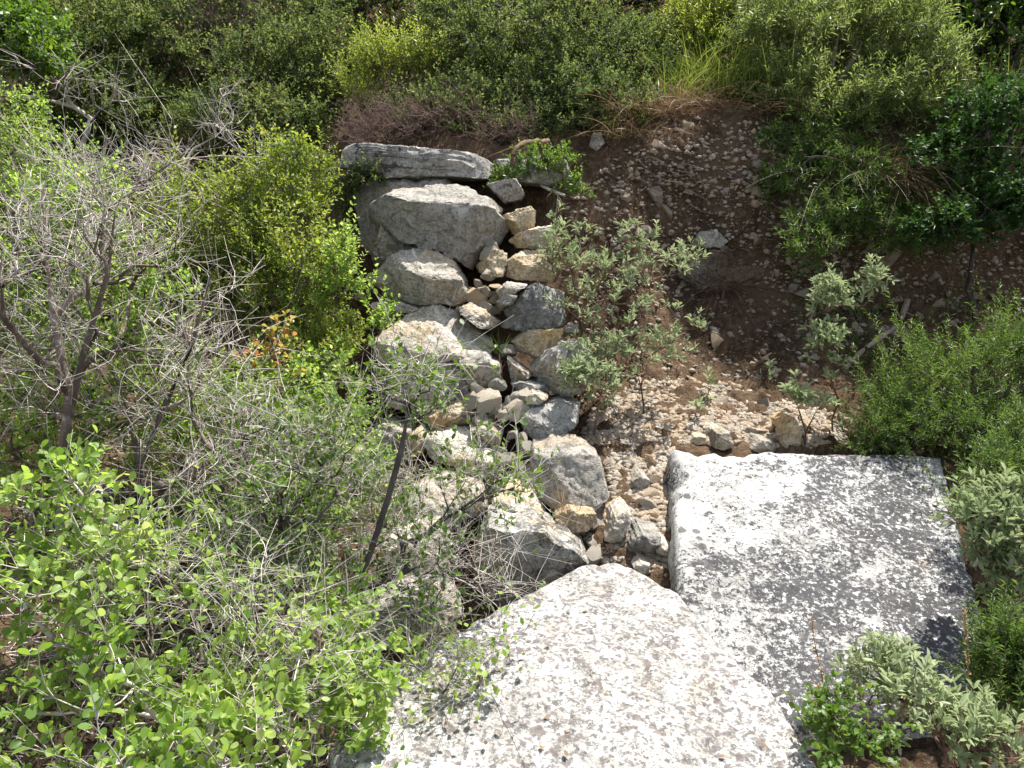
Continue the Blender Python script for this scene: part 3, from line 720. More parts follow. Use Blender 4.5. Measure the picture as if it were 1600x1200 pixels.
class Leaves:
    def __init__(s): s.d = []
    def add(s, pos, dr, up, size, tint): s.d.append((pos, dr, up, size, tint))
    def build(s, name, kind, mat, parent, origin):
        if not s.d: return None
        pos, dr, up, size, tint = [np.concatenate([x[i] for x in s.d]) for i in range(5)]
        x = unit(dr); y = unit(np.cross(up, x)); z = np.cross(x, y)
        V, FS = tmpl(kind); n, k = len(pos), len(V)
        W = pos[:, None] + size[:, None, None] * (V[None, :, :1] * x[:, None] + V[None, :, 1:2] * y[:, None] + (V[None, :, 2:] * RS(n % 99991).uniform(-.6, 2.6, (n, 1, 1))) * z[:, None])
        off = (np.arange(n) * k)[:, None, None]
        return link(name, mesh_np(name, W.reshape(-1, 3) - origin, [(f[None] + off).reshape(-1, f.shape[1]) for f in FS], mat, tint=np.repeat(tint, k)), parent)


def skeleton(roots, targets, rs, seg=.07, wander=.12, guides=()):
    """grow branches from roots to every target; returns chains [(pts, node ids)], counts per node, node positions"""
    N = [np.asarray(r, float) for r in roots]; par = [-1] * len(N); dr = [np.array([0, 0, 1.])] * len(N); dist = [0.] * len(N); chains = []
    for g in guides:
        g = np.asarray(g, float); ids = []
        d = np.linalg.norm(np.array(N) - g[0], axis=1); p0 = int(np.argmin(d)); ids = [p0]
        for a in g:
            dd = a - N[ids[-1]]; N.append(a); par.append(ids[-1]); dist.append(dist[ids[-1]] + np.linalg.norm(dd)); dr.append(unit(dd)); ids.append(len(N) - 1)
        chains.append(ids)
    T = np.asarray(targets); R0 = np.mean(roots, 0)
    o = np.argsort(np.linalg.norm(T - R0, axis=1)); T = T[o]; ends = []
    for t in T:
        A = np.array(N); v = t - A; d = np.linalg.norm(v, axis=1); al = np.einsum('ij,ij->i', v / np.maximum(d, 1e-6)[:, None], np.array(dr))
        cost = d * (1.35 - .45 * al) + .10 * np.array(dist); k = int(np.argmin(cost)); L_ = d[k]; p0 = A[k]
        m = max(2, int(L_ / seg)); c = p0 + dr[k] * L_ * .45 + rs.normal(size=3) * L_ * .10; u = np.linspace(0, 1, m + 1)[1:, None]
        path = (1 - u) ** 2 * p0 + 2 * u * (1 - u) * c + u * u * t; path[:-1] += rs.normal(size=(m - 1, 3)) * L_ / m * wander
        ids = [k]
        for a in path:
            dd = a - N[ids[-1]]; N.append(a); par.append(ids[-1]); dist.append(dist[ids[-1]] + np.linalg.norm(dd)); dr.append(unit(dd)); ids.append(len(N) - 1)
        chains.append(ids); ends.append(ids[-1])
    cnt = np.zeros(len(N))
    for e in ends: cnt[e] += 1
    for i in range(len(N) - 1, -1, -1):
        if par[i] >= 0: cnt[par[i]] += cnt[i]
    return np.array(N), chains, np.maximum(cnt, 1), np.array(dr), np.array(ends), np.array(dist)


def fill(envs, rs, shell=.45):
    out = []
    for c, r, n in envs:
        d = unit(rs.normal(size=(n, 3))); out.append(np.asarray(c) + d * (rs.rand(n, 1) ** shell) * np.asarray(r))
    return np.concatenate(out)


def arcs(p, d, ln, rs, n=4, bend=.5, up=.2):
    """batch of bent twigs"""
    B = len(p); d = unit(d); k = rs.normal(size=(B, 3)) * bend + np.array([0, 0, up]); u = np.linspace(0, 1, n)
    return p[:, None] + ln[:, None, None] * (d[:, None] * u[:, None] + k[:, None] * (u * u)[:, None] * .5)


def shrub(name, label, root, envs, seed, leaf='small', lmat='mid', bmat='bark', lsize=.016, twigs=5, tlen=.07, per=8, tip_r=.0012,
          bend=.5, up=.35, guides=(), sub=0, sublen=.05, roots=None, arrange='alt', group=None, cat='shrub', leafy=1.0, rmax=.03, trunk_r=0, upbias=.6,
          flat=.6, wander=.12, tsides=3, shell=.45, seg=.07, twig_r=None, tmat=None, under_twig=True, mid_twigs=0):
    rs = RS(seed); root = np.asarray(root, float); e = empty(name, root); tag(e, label, cat, group)
    T = fill(envs, rs, shell); rts = [root] + [np.asarray(r) for r in (roots or [])]
    N, chains, cnt, dr, ends, dist = skeleton(rts, T, rs, seg, wander, guides)
    wood, trunk, fine, lv = Wood(), Wood(), Wood(), Leaves(); comp, limbs = {}, []
    rad = np.minimum(tip_r * cnt ** .5 * 1.25, rmax)
    for ids in chains:
        r = rad[ids].copy(); r[0] = min(r[0], r[1] * 1.15); r[-1] = tip_r * .8
        thick = r.max() > rmax * .5 and trunk_r
        dst = trunk if thick else wood
        if trunk_r and not thick:                       # each limb that leaves the trunk is a part of its own
            k = comp.get(ids[0])
            if k is None: k = len(limbs); limbs.append(Wood())
            for q in ids[1:]: comp[q] = k
            dst = limbs[k]
        dst.add(N[ids], r, 7 if r.max() > .006 else 5 if r.max() > .003 else 3)
    # twigs
    src = np.repeat(ends, twigs)
    if mid_twigs:
        cand = np.array([i for ids in chains for i in ids[max(1, len(ids) // 3):-1]])
        if len(cand): src = np.concatenate([src, cand[rs.randint(len(cand), size=len(ends) * mid_twigs)]])
    B = len(src); p = N[src]; d = dr[src] * .7 + rs.normal(size=(B, 3)) * .65 + np.array([0, 0, up]); ln = tlen * rs.uniform(.5, 1.35, B)
    tw = arcs(p, d, ln, rs, 4, bend, up * .6); tr = twig_r or tip_r * .75
    if under_twig: fine.add(tw, np.array([1, .9, .7, .45]) * tr, tsides)
    if sub:
        q = np.repeat(np.arange(B), sub); f = rs.uniform(.25, 1, len(q)); i0 = np.minimum((f * 3).astype(int), 2); w = (f * 3 - i0)[:, None]
        p2 = tw[q, i0] * (1 - w) + tw[q, i0 + 1] * w; d2 = unit(tw[q, i0 + 1] - tw[q, i0]) + rs.normal(size=(len(q), 3)) * .7
        tw2 = arcs(p2, d2, sublen * rs.uniform(.4, 1.4, len(q)), rs, 4, bend * 1.5, up * .6); fine.add(tw2, np.array([.75, .65, .5, .3]) * tr, 3)
        tw = np.concatenate([tw, tw2]) if arrange != 'none' else tw
    B = len(tw)
    if arrange != 'none' and per:
        q = np.repeat(np.arange(B), per); n = len(q); k = np.tile(np.arange(per), B)
        if arrange == 'rosette':
            f = 1 - .45 * rs.rand(n) ** 1.6
        elif arrange == 'opp': f = .2 + .8 * ((k // 2 + .5) / (per / 2))
        else: f = .12 + .88 * (k + rs.rand(n)) / per
        keep = rs.rand(n) < leafy; q, f, k = q[keep], f[keep], k[keep]; n = len(q)
        i0 = np.minimum((f * 3).astype(int), 2); w = np.clip(f * 3 - i0, 0, 1)[:, None]
        pos = tw[q, i0] * (1 - w) + tw[q, i0 + 1] * w; ax = unit(tw[q, i0 + 1] - tw[q, i0])
        side = unit(np.cross(ax, np.array([.13, .21, .97]))); oth = np.cross(ax, side)
        if arrange == 'opp': ang = np.where(k % 2 == 0, 0, PI) + (k // 2 % 2) * PI / 2 + rs.normal(size=n) * .3
        else: ang = k * 2.4 + rs.normal(size=n) * .5
        radd = side * np.cos(ang)[:, None] + oth * np.sin(ang)[:, None]
        fwd = {'rosette': .75, 'opp': .75, 'alt': .7, 'needle': 1.0}.get(arrange, .7)
        ld = radd + ax * fwd + np.array([0, 0, .15]) + rs.normal(size=(n, 3)) * .15
        upv = np.array([0, 0, upbias]) + ax * .5 + rs.normal(size=(n, 3)) * flat * .5
        clump = fbm(pos * 6, 2, seed) * .35 + .5
        tint = np.clip(clump * .55 + .45 * rs.rand(n) + rs.normal(size=n) * .08, 0, 1)
        lv.add(pos, ld, upv, lsize * rs.uniform(.6, 1.25, n), tint)
    trunk.build('trunk', M[bmat], e, rs, root) if trunk.b else None
    wood.build('branches', M[bmat], e, rs, root)
    for lb in limbs: lb.build('branch', M[bmat], e, rs, root)
    if fine.b: fine.build('twigs', M[tmat or bmat], e, rs, root)['kind'] = 'stuff'
    lv.build('foliage', leaf, M[lmat], e, root)
    return e


def on(px, py, Y, dz=0.0):                             # a root on the ground below a place
    a = at(px, py, Y); return np.array([a[0], Y, G(a[0], Y) - .02 + dz])


def env(px, py, Y, r, n): return (at(px, py, Y), r, n)


def tuft(name, label, root, n, seed, mat='grass', h=.25, spread=.5, droop=.6, w=.0025, rad=.05, group=None, cat='grass tuft', down=False):
    rs = RS(seed); root = np.asarray(root, float); p = root + np.column_stack([rs.normal(size=n) * rad, rs.normal(size=n) * rad, np.zeros(n)])
    d = unit(np.column_stack([rs.normal(size=n) * spread, rs.normal(size=n) * spread - (.5 if down else 0), np.full(n, .3 if down else 1.)])); ln = h * rs.uniform(.45, 1.2, n)
    u = np.linspace(0, 1, 6); hor = d * np.array([1, 1, 0]) + rs.normal(size=(n, 3)) * .15 * np.array([1, 1, .3])
    P = p[:, None] + ln[:, None, None] * (d[:, None] * u[:, None] + (hor[:, None] * .5 - np.array([0, 0, 1.0 if not down else 1.6]) * .5) * droop * (u ** 2)[:, None] * rs.uniform(.3, 1.4, n)[:, None, None])
    sd = unit(np.cross(np.gradient(P, axis=1), rs.normal(size=(n, 1, 3)))); wd = w * np.array([.8, 1, .95, .8, .5, .1])
    V = np.stack([P - sd * wd[:, None], P + sd * wd[:, None]], 2); ids = np.arange(n * 12).reshape(n, 6, 2)
    F_ = np.stack([ids[:, :-1, 0], ids[:, :-1, 1], ids[:, 1:, 1], ids[:, 1:, 0]], -1).reshape(-1, 4)
    o = link(name, mesh_np(name, V.reshape(-1, 3) - root, [F_], M[mat], tint=np.repeat(rs.rand(n), 12)), loc=root)
    return tag(o, label, cat, group)


# ------------------------------------------------------------------ plants: near left thicket
shrub('leafy_shrub', 'nearest bush with big round lime green leaves at bottom left', on(120, 1150, 1.30),
      [env(120, 1020, 1.15, (.17, .16, .17), 46), env(60, 850, 1.25, (.12, .14, .13), 30), env(180, 860, 1.3, (.06, .08, .06), 12), env(380, 1100, 1.18, (.16, .14, .10), 28), env(120, 760, 1.32, (.05, .08, .05), 9),
       env(250, 1180, 1.0, (.25, .12, .09), 50)], 1, leaf='obov', lmat='lime', bmat='twig', lsize=.018, twigs=4, tlen=.055, per=8, leafy=.68, arrange='opp', tip_r=.0013, rmax=.005, up=.45, twig_r=.0013, flat=1.2, roots=[on(420, 1150, 1.32), on(20, 1100, 1.4)])
shrub('leafy_shrub', 'lime leaved shoots rising left of the pale slab edge', on(520, 1120, 1.5),
      [env(560, 1080, 1.45, (.10, .12, .12), 34), env(520, 960, 1.55, (.08, .1, .06), 12)], 2, leaf='obov', lmat='lime', bmat='twig', lsize=.02, twigs=3, tlen=.05, per=8, arrange='opp', rmax=.004)
G1 = [[at(95, 900, 1.95), at(92, 760, 1.93), at(108, 620, 1.95), at(85, 500, 1.97), at(72, 400, 2.0), at(66, 300, 2.02)],
      [at(100, 800, 1.95), at(104, 680, 1.9), at(128, 560, 1.9), at(168, 430, 1.92), at(180, 330, 1.95)],
      [at(235, 880, 2.0), at(225, 760, 2.0), at(200, 640, 2.02), at(160, 540, 2.05), at(110, 470, 2.08), at(98, 370, 2.1)],
      [at(215, 740, 2.0), at(255, 640, 1.98), at(300, 540, 1.98), at(330, 430, 2.0)]]
shrub('twiggy_shrub', 'tall half dead shrub of bare grey twigs at left', on(150, 900, 2.0),
      [env(110, 400, 2.0, (.24, .25, .22), 34), env(60, 560, 1.95, (.16, .2, .3), 22), env(280, 560, 2.05, (.2, .2, .28), 36), env(200, 330, 2.1, (.22, .2, .16), 16), env(330, 700, 2.0, (.2, .2, .2), 26)],
      3, leaf='small', lmat='yel', bmat='bark', tmat='twig', lsize=.012, twigs=3, tlen=.10, sub=3, sublen=.055, per=2, leafy=.07, tip_r=.0019, rmax=.012, bend=1.3, up=.45, guides=G1, trunk_r=.008, twig_r=.0015, wander=.25, mid_twigs=1)
G2 = [[at(520, 1010, 1.8), at(552, 930, 1.78), at(580, 860, 1.78), at(606, 780, 1.8), at(628, 700, 1.8), at(638, 640, 1.82)]]
shrub('twiggy_shrub', 'sparse shrub with dark slanting stem before the wall', on(500, 1060, 1.82),
      [env(640, 610, 1.82, (.12, .1, .08), 18), env(470, 720, 1.85, (.22, .2, .16), 36), env(760, 760, 1.85, (.12, .1, .08), 16), env(420, 900, 1.75, (.25, .2, .14), 40), env(620, 900, 1.8, (.14, .12, .14), 12), env(700, 860, 1.82, (.12, .1, .1), 6)],
      4, leaf='ovate', lmat='mid', bmat='dbark', tmat='twig', lsize=.0175, twigs=3, tlen=.08, sub=3, sublen=.05, per=5, leafy=.34, tip_r=.0015, rmax=.0075, bend=1.2, guides=G2, trunk_r=.006, twig_r=.00125, wander=.2, mid_twigs=1)
shrub('twiggy_shrub', 'tangle of bleached twigs arching low across the slab edge', on(460, 1180, 1.6),
      [env(250, 930, 1.3, (.24, .16, .12), 34), env(420, 1060, 1.25, (.2, .14, .09), 26), env(600, 1120, 1.55, (.16, .14, .07), 36), env(720, 1040, 1.6, (.14, .1, .05), 12), env(480, 1000, 1.6, (.2, .14, .14), 34), env(660, 980, 1.75, (.1, .1, .06), 12)],
      5, leaf='ovate', lmat='lime', bmat='bark', tmat='twig', lsize=.018, twigs=3, tlen=.08, sub=3, sublen=.05, per=4, leafy=.25, tip_r=.0012, rmax=.005, bend=1.1, twig_r=.001, wander=.2, mid_twigs=1)
shrub('leafy_shrub', 'fresh green shrub behind the dark slanting stem', on(420, 860, 2.35),
      [env(330, 670, 2.4, (.3, .25, .28), 130), env(480, 640, 2.4, (.22, .2, .2), 80), env(560, 760, 2.2, (.16, .16, .14), 44), env(420, 830, 2.0, (.3, .2, .16), 80)],
      6, leaf='ovate', lmat='lime', bmat='bark', lsize=.0165, twigs=4, tlen=.07, per=9, rmax=.008, mid_twigs=1)
shrub('leafy_shrub', 'light green shrub at left edge behind grey trunks', on(40, 760, 2.5),
      [env(40, 470, 2.35, (.28, .25, .34), 150), env(60, 680, 2.1, (.22, .2, .22), 80), env(190, 540, 2.2, (.24, .2, .3), 120), env(130, 330, 2.4, (.25, .2, .15), 60)],
      7, leaf='ovate', lmat='lime', bmat='bark', lsize=.0165, twigs=4, tlen=.07, per=8, rmax=.008)
shrub('leafy_shrub', 'bright small leaved shrub at left edge below dark bushes', on(20, 420, 3.6),
      [env(20, 230, 3.5, (.32, .3, .24), 120), env(60, 330, 3.3, (.3, .3, .2), 100)], 8, leaf='small', lmat='lime', bmat='bark', lsize=.018, twigs=5, tlen=.08, per=9, rmax=.01)
# ------------------------------------------------------------------ sunlit boxwood left of the wall
shrub('boxwood_shrub', 'sunlit yellow green boxwood left of the wall boulders', on(420, 640, 3.0),
      [env(330, 360, 3.05, (.30, .25, .26), 170), env(450, 290, 3.1, (.18, .2, .2), 90), env(430, 440, 2.95, (.28, .22, .26), 190), env(500, 540, 2.85, (.16, .18, .18), 90), env(260, 470, 2.9, (.25, .2, .25), 110)],
      9, leaf='small', lmat='yel', bmat='bark', lsize=.0185, twigs=5, tlen=.085, per=12, rmax=.012, up=.5)
shrub('leafy_shrub', 'young upright shoots with paired bright leaves beside wall', on(545, 640, 2.85),
      [env(540, 400, 2.85, (.03, .06, .12), 6), env(562, 470, 2.85, (.04, .06, .06), 5), env(520, 440, 2.8, (.05, .06, .12), 8), env(590, 515, 2.85, (.03, .05, .03), 5)],
      10, leaf='ovate', lmat='lime', bmat='bark', lsize=.019, twigs=2, tlen=.09, per=12, arrange='opp', rmax=.004, up=.9, mid_twigs=3)
shrub('leafy_shrub', 'small shrub with orange red leaf tips among grey twigs', on(430, 800, 2.3),
      [env(440, 545, 2.3, (.05, .06, .035), 9), env(425, 575, 2.28, (.06, .05, .04), 6)], 11, leaf='obov', lmat='orange', bmat='bark', lsize=.02, twigs=2, tlen=.05, per=7, arrange='rosette', rmax=.004)
# ------------------------------------------------------------------ dark bushes along the bank top, left
DARK = 'dark bushes along the top of the bank'
shrub('boxwood_shrub', 'deep olive green bush at upper left above dark hollow', on(200, 235, 4.9),
      [env(190, 100, 5.0, (.62, .5, .42), 260), env(160, 185, 4.65, (.5, .35, .22), 180), env(250, 60, 5.3, (.5, .4, .4), 120)], 12, leaf='small', lmat='box', bmat='dbark', lsize=.024, twigs=6, tlen=.11, per=13, rmax=.02, seg=.12, group=DARK)
shrub('boxwood_shrub', 'dark olive bush left above the cap slab', on(430, 215, 4.9),
      [env(440, 130, 5.0, (.45, .4, .42), 220), env(390, 190, 4.6, (.45, .3, .2), 160), env(510, 90, 5.2, (.3, .4, .4), 120)], 13, leaf='small', lmat='box', bmat='dbark', lsize=.023, twigs=6, tlen=.11, per=13, rmax=.02, seg=.12, group=DARK)
shrub('leafy_shrub', 'bright green bush in the top left corner', on(20, 200, 4.2),
      [env(20, 50, 4.3, (.26, .3, .24), 130), env(60, 100, 4.2, (.14, .2, .12), 50)], 14, leaf='ovate', lmat='mid', bmat='bark', lsize=.028, twigs=5, tlen=.09, per=9, rmax=.012)
shrub('twiggy_shrub', 'bare grey dead branches between the two olive bushes', on(340, 160, 5.4),
      [env(340, 40, 5.3, (.4, .3, .3), 60)], 15, leaf='small', lmat='box', bmat='bark', tmat='drytwig', twigs=4, tlen=.16, sub=3, sublen=.09, per=0, arrange='none', tip_r=.002, rmax=.016, bend=.9, twig_r=.0016)
shrub('twiggy_shrub', 'bleached bare branch tips standing before the dark hollow', on(320, 420, 3.5),
      [env(350, 190, 3.5, (.1, .1, .12), 10), env(250, 270, 3.45, (.25, .12, .1), 26), env(120, 270, 3.3, (.25, .12, .1), 24), env(420, 260, 3.5, (.18, .1, .1), 14)], 16, bmat='twig', twigs=3, tlen=.10, sub=3, sublen=.06, per=0, arrange='none', tip_r=.0016, rmax=.008, bend=1.0, twig_r=.0014)
shrub('twiggy_shrub', 'pale weathered broken branches at upper left edge', on(80, 240, 4.3),
      [env(70, 125, 4.2, (.3, .15, .1), 24), env(170, 150, 4.3, (.12, .1, .1), 6)], 17, bmat='twig', twigs=3, tlen=.12, sub=2, sublen=.07, per=0, arrange='none', tip_r=.0025, rmax=.014, bend=1.3, twig_r=.002)
# ------------------------------------------------------------------ bank top, centre
shrub('boxwood_shrub', 'largest dark bush overhanging the bank at top centre', on(880, 225, 4.45),
      [env(850, 90, 4.6, (.62, .45, .38), 360), env(900, 175, 4.25, (.44, .3, .19), 210), env(740, 60, 4.8, (.4, .4, .35), 160), env(990, 110, 4.6, (.25, .3, .28), 90), env(800, 200, 4.1, (.34, .2, .09), 90), env(670, 170, 4.25, (.3, .2, .09), 60), env(760, 165, 4.3, (.36, .25, .17), 130)], 18, leaf='small', lmat='box', bmat='dbark', lsize=.0205, twigs=6, tlen=.10, per=13, rmax=.022, seg=.1, group=DARK)
shrub('rosemary_shrub', 'slim bright green shoots left of largest dark bush', on(620, 215, 4.4),
      [env(600, 110, 4.45, (.18, .2, .12), 46), env(660, 110, 4.5, (.14, .2, .1), 36), env(560, 140, 4.5, (.12, .2, .12), 24)], 19, leaf='narrow', lmat='yel', bmat='bark', lsize=.022, twigs=4, tlen=.14, per=22, rmax=.006, up=1.0, bend=.25)
shrub('twiggy_shrub', 'dry reddish brown heather on top of the cap slab', on(650, 228, 4.05),
      [env(620, 195, 4.05, (.26, .2, .09), 90), env(720, 190, 4.1, (.25, .2, .08), 70), env(570, 215, 3.95, (.12, .15, .06), 24), env(780, 208, 3.95, (.2, .14, .05), 44)], 20, leaf='narrow', lmat='litter', bmat='drytwig', twigs=4, tlen=.08, sub=3, sublen=.05, per=3, leafy=.4, lsize=.01, tip_r=.0011, rmax=.006, bend=.8, twig_r=.001)
shrub('leafy_shrub', 'small green plant hanging over right end of cap slab', on(850, 262, 3.75),
      [env(850, 255, 3.62, (.16, .08, .06), 46), env(890, 290, 3.6, (.08, .06, .05), 16), env(790, 280, 3.58, (.06, .05, .05), 12)], 21, leaf='small', lmat='mid', bmat='bark', lsize=.017, twigs=4, tlen=.05, per=9, rmax=.004)
shrub('boxwood_shrub', 'shaded small leaved plant hugging left end of cap slab', on(545, 330, 3.75),
      [env(535, 300, 3.65, (.10, .1, .12), 50), env(575, 275, 3.55, (.06, .05, .03), 14), env(520, 380, 3.5, (.08, .1, .12), 30)], 22, leaf='small', lmat='box', bmat='dbark', lsize=.017, twigs=4, tlen=.06, per=9, rmax=.004)
# ------------------------------------------------------------------ bank top, right
G3 = [[at(1290, 185, 4.3), at(1275, 150, 4.3), at(1235, 95, 4.35), at(1190, 40, 4.4), at(1165, -20, 4.45)],
      [at(1292, 170, 4.3), at(1300, 110, 4.3), at(1312, 40, 4.35), at(1318, -40, 4.4)],
      [at(1294, 165, 4.3), at(1340, 80, 4.35), at(1375, 10, 4.4)],
      [at(1400, 185, 4.2), at(1440, 140, 4.2), at(1470, 80, 4.25)]]
shrub('rosemary_shrub', 'tall feathery grey green shrub with forked brown trunk', on(1290, 200, 4.3),
      [env(1230, 60, 4.45, (.3, .35, .3), 130), env(1380, 70, 4.4, (.35, .35, .32), 170), env(1290, 10, 4.7, (.4, .35, .3), 130), env(1350, 180, 4.15, (.38, .25, .14), 120), env(1240, 150, 4.25, (.2, .2, .16), 50), env(1450, 130, 4.2, (.2, .25, .2), 70)],
      23, leaf='needle', lmat='pneedle', bmat='bark', lsize=.036, twigs=4, tlen=.14, per=20, rmax=.02, guides=G3, trunk_r=.01, up=.6, bend=.5, seg=.1)
shrub('rosemary_shrub', 'feathery shoots drooping over the shaded right bank', on(1330, 235, 4.15),
      [env(1300, 240, 4.0, (.25, .14, .09), 60), env(1340, 280, 3.85, (.18, .14, .18), 66), env(1240, 215, 4.05, (.14, .1, .07), 26), env(1400, 300, 3.85, (.2, .12, .12), 46), env(1230, 275, 3.95, (.12, .1, .05), 18), env(1310, 330, 3.72, (.2, .1, .09), 46), env(1430, 360, 3.6, (.16, .1, .07), 30), env(1420, 260, 3.95, (.2, .14, .1), 46), env(1260, 380, 3.6, (.08, .06, .06), 10)], 24, leaf='needle', lmat='needle', bmat='bark', lsize=.03, twigs=4, tlen=.1, per=20, rmax=.008, up=-.1, bend=.8)
shrub('glossy_shrub', 'glossy dark green shrub at right edge over the bank', on(1540, 360, 3.7),
      [env(1540, 200, 3.75, (.22, .25, .22), 110), env(1470, 250, 3.7, (.14, .18, .12), 46), env(1560, 320, 3.55, (.25, .2, .16), 110), env(1480, 350, 3.45, (.14, .12, .07), 40)], 25, leaf='ovate', lmat='gloss', bmat='dbark', lsize=.022, twigs=5, tlen=.07, per=10, rmax=.01)
shrub('leafy_shrub', 'sunny light green broom filling gap right of largest dark bush', on(1090, 170, 4.8),
      [env(1070, 70, 4.8, (.22, .25, .22), 90), env(1130, 50, 4.9, (.25, .25, .22), 100), env(1160, 140, 4.6, (.14, .2, .12), 40)], 26, leaf='narrow', lmat='yel', bmat='bark', lsize=.024, twigs=5, tlen=.13, per=22, rmax=.008, up=.9, bend=.35)
shrub('boxwood_shrub', 'dark bush in the top right corner', on(1560, 120, 5.2),
      [env(1560, 30, 5.3, (.45, .4, .3), 180), env(1470, 20, 5.6, (.35, .4, .3), 110)], 27, leaf='ovate', lmat='gloss', bmat='dbark', lsize=.03, twigs=5, tlen=.11, per=9, rmax=.015)
shrub('twiggy_shrub', 'pale bare twigs at right between grass and glossy shrub', on(1560, 220, 4.2),
      [env(1560, 165, 4.1, (.18, .1, .06), 26)], 28, bmat='twig', twigs=3, tlen=.08, sub=3, sublen=.05, per=0, arrange='none', tip_r=.0013, rmax=.006, bend=1.0)
GT = 'green grass tufts on the bank top'
for i, (px, py, Y, n, h) in enumerate([(1085, 165, 4.5, 260, .42), (1045, 190, 4.4, 160, .34), (1125, 150, 4.6, 200, .42), (1165, 165, 4.5, 140, .3)]):
    tuft('grass_tuft', 'yellow green grass tuft right of the largest dark bush', on(px, py, Y), n * 2, 500 + i, 'grass', h * .85, .4, .7, .0018, .13, GT)
for i, (px, py, Y, n, h) in enumerate([(1530, 150, 4.3, 180, .38), (1575, 150, 4.25, 200, .4), (1500, 170, 4.35, 120, .3)]):
    tuft('grass_tuft', 'long yellow green grass at right edge below dark corner bush', on(px, py, Y), n * 2, 520 + i, 'grass', h, .5, .8, .0018, .11, 'grass at the right edge')
for i, (px, py, Y, n, h) in enumerate([(985, 215, 4.22, 260, .26), (1020, 205, 4.25, 300, .28), (1060, 195, 4.3, 240, .26), (960, 235, 4.1, 200, .22), (1095, 190, 4.3, 160, .22), (1180, 195, 4.25, 160, .22)]):
    tuft('dry_grass_tuft', 'dry tan grass hanging over the bank lip', on(px, py, Y), n, 540 + i, 'straw', h, .8, 1.1, .0012, .13, 'dry grass along the bank lip')
tuft('dry_grass_tuft', 'dead grass clump drooping down bank right of sage shrub', hit(1130, 455) + np.array([0, -.02, 0]), 260, 560, 'dead', .26, .3, .9, .0009, .04, down=True)
for i, (px, py) in enumerate([(1365, 265), (1385, 285), (1345, 280), (1405, 300)]):
    tuft('root_fringe', 'fringe of hair thin roots hanging from the shaded right bank', hit(px, py) + np.array([0, -.04, 0]), 190, 570 + i, 'straw', .32, .25, 1.0, .0006, .11, 'root fringes on the right bank', 'roots', down=True)
tuft('grass_tuft', 'thin green grass blades growing between the wall boulders', at(775, 552, 3.08), 26, 580, 'grass', .13, .6, .5, .0016, .015)
for i, (px, py, Y, h) in enumerate([(775, 590, 3.0, .12), (880, 800, 2.46, .16), (690, 670, 2.7, .2), (745, 800, 2.4, .18)]):
    tuft('dry_grass_tuft', ['dry grass wisp in the middle gap of the wall', 'dry grass wisp under the ledge boulder', 'dry grass stalks by the pale wall foot stone', 'dry straw wisp left of cream wedge stone'][i], at(px, py, Y), 22, 590 + i, 'straw', h, .35, .5, .0012, .02)
# ------------------------------------------------------------------ grey sage shrubs
SG = dict(leaf='lance', lmat='sage', bmat='red', arrange='rosette', tip_r=.0011, rmax=.004, up=.7, bend=.4, flat=.5)
shrub('sage_shrub', 'main grey green sage shrub with reddish stems beside wall', on(960, 590, 3.1),
      [env(880, 390, 3.2, (.10, .1, .13), 18), env(930, 450, 3.15, (.17, .14, .21), 30), env(1000, 420, 3.25, (.19, .12, .17), 30), env(1065, 405, 3.3, (.07, .08, .05), 9), env(1020, 530, 3.05, (.21, .12, .16), 40), env(930, 570, 3.0, (.12, .12, .1), 22)],
      30, lsize=.028, twigs=3, tlen=.045, per=9, roots=[on(900, 560, 3.15), on(1010, 580, 3.1), on(930, 530, 3.2), on(980, 560, 3.12), on(1040, 570, 3.15)], **SG)
shrub('sage_shrub', 'low pale sage sprig in front of the rounded boulder', on(930, 640, 2.95),
      [env(905, 590, 2.86, (.07, .06, .055), 22), env(945, 600, 2.9, (.05, .05, .05), 12)], 31, lsize=.029, twigs=3, tlen=.04, per=9, **SG)
shrub('sage_shrub', 'grey sage shrub standing alone on the shaded bank', on(1310, 580, 3.0),
      [env(1300, 470, 3.1, (.08, .08, .08), 22), env(1365, 440, 3.1, (.035, .05, .08), 9), env(1290, 540, 3.0, (.07, .06, .05), 16)], 32, lsize=.032, twigs=3, tlen=.045, per=9, mid_twigs=1, **SG)
shrub('sage_shrub', 'small sage plant on scree below the lone sage shrub', on(1260, 665, 2.9),
      [env(1250, 625, 2.9, (.05, .05, .04), 10), env(1285, 640, 2.88, (.03, .03, .02), 4)], 33, lsize=.036, twigs=2, tlen=.04, per=10, **SG)
for i, (px, py, lab) in enumerate([(1195, 600, 'tiny sage seedling on scree right of the main sage shrub'), (1105, 620, 'tiny sage seedling just below the main sage shrub'), (1085, 660, 'tiny sage seedling above orange stone at block corner')]):
    b = hit(px, py); shrub('sage_seedling', lab, b, [(b + np.array([0, -.02, .05]), (.025, .03, .025), 4)], 34 + i, lsize=.034, twigs=1, tlen=.04, per=9, **SG)
shrub('sage_shrub', 'sage bush at right edge beside the lichened block', on(1580, 960, 1.95),
      [env(1540, 830, 2.0, (.09, .12, .09), 40), env(1585, 900, 1.95, (.08, .1, .09), 34), env(1580, 800, 2.05, (.08, .1, .06), 20)], 38, lsize=.033, twigs=2, tlen=.045, per=10, mid_twigs=1, **SG)
shrub('sage_shrub', 'sage bush at bottom right in front of lichened block', on(1430, 1260, 1.45),
      [env(1400, 1090, 1.5, (.09, .1, .06), 26), env(1470, 1120, 1.45, (.09, .1, .06), 24), env(1370, 1040, 1.55, (.04, .06, .04), 6), env(1540, 1165, 1.35, (.08, .1, .04), 18)], 39, lsize=.025, twigs=3, tlen=.045, per=8, mid_twigs=1, **SG)
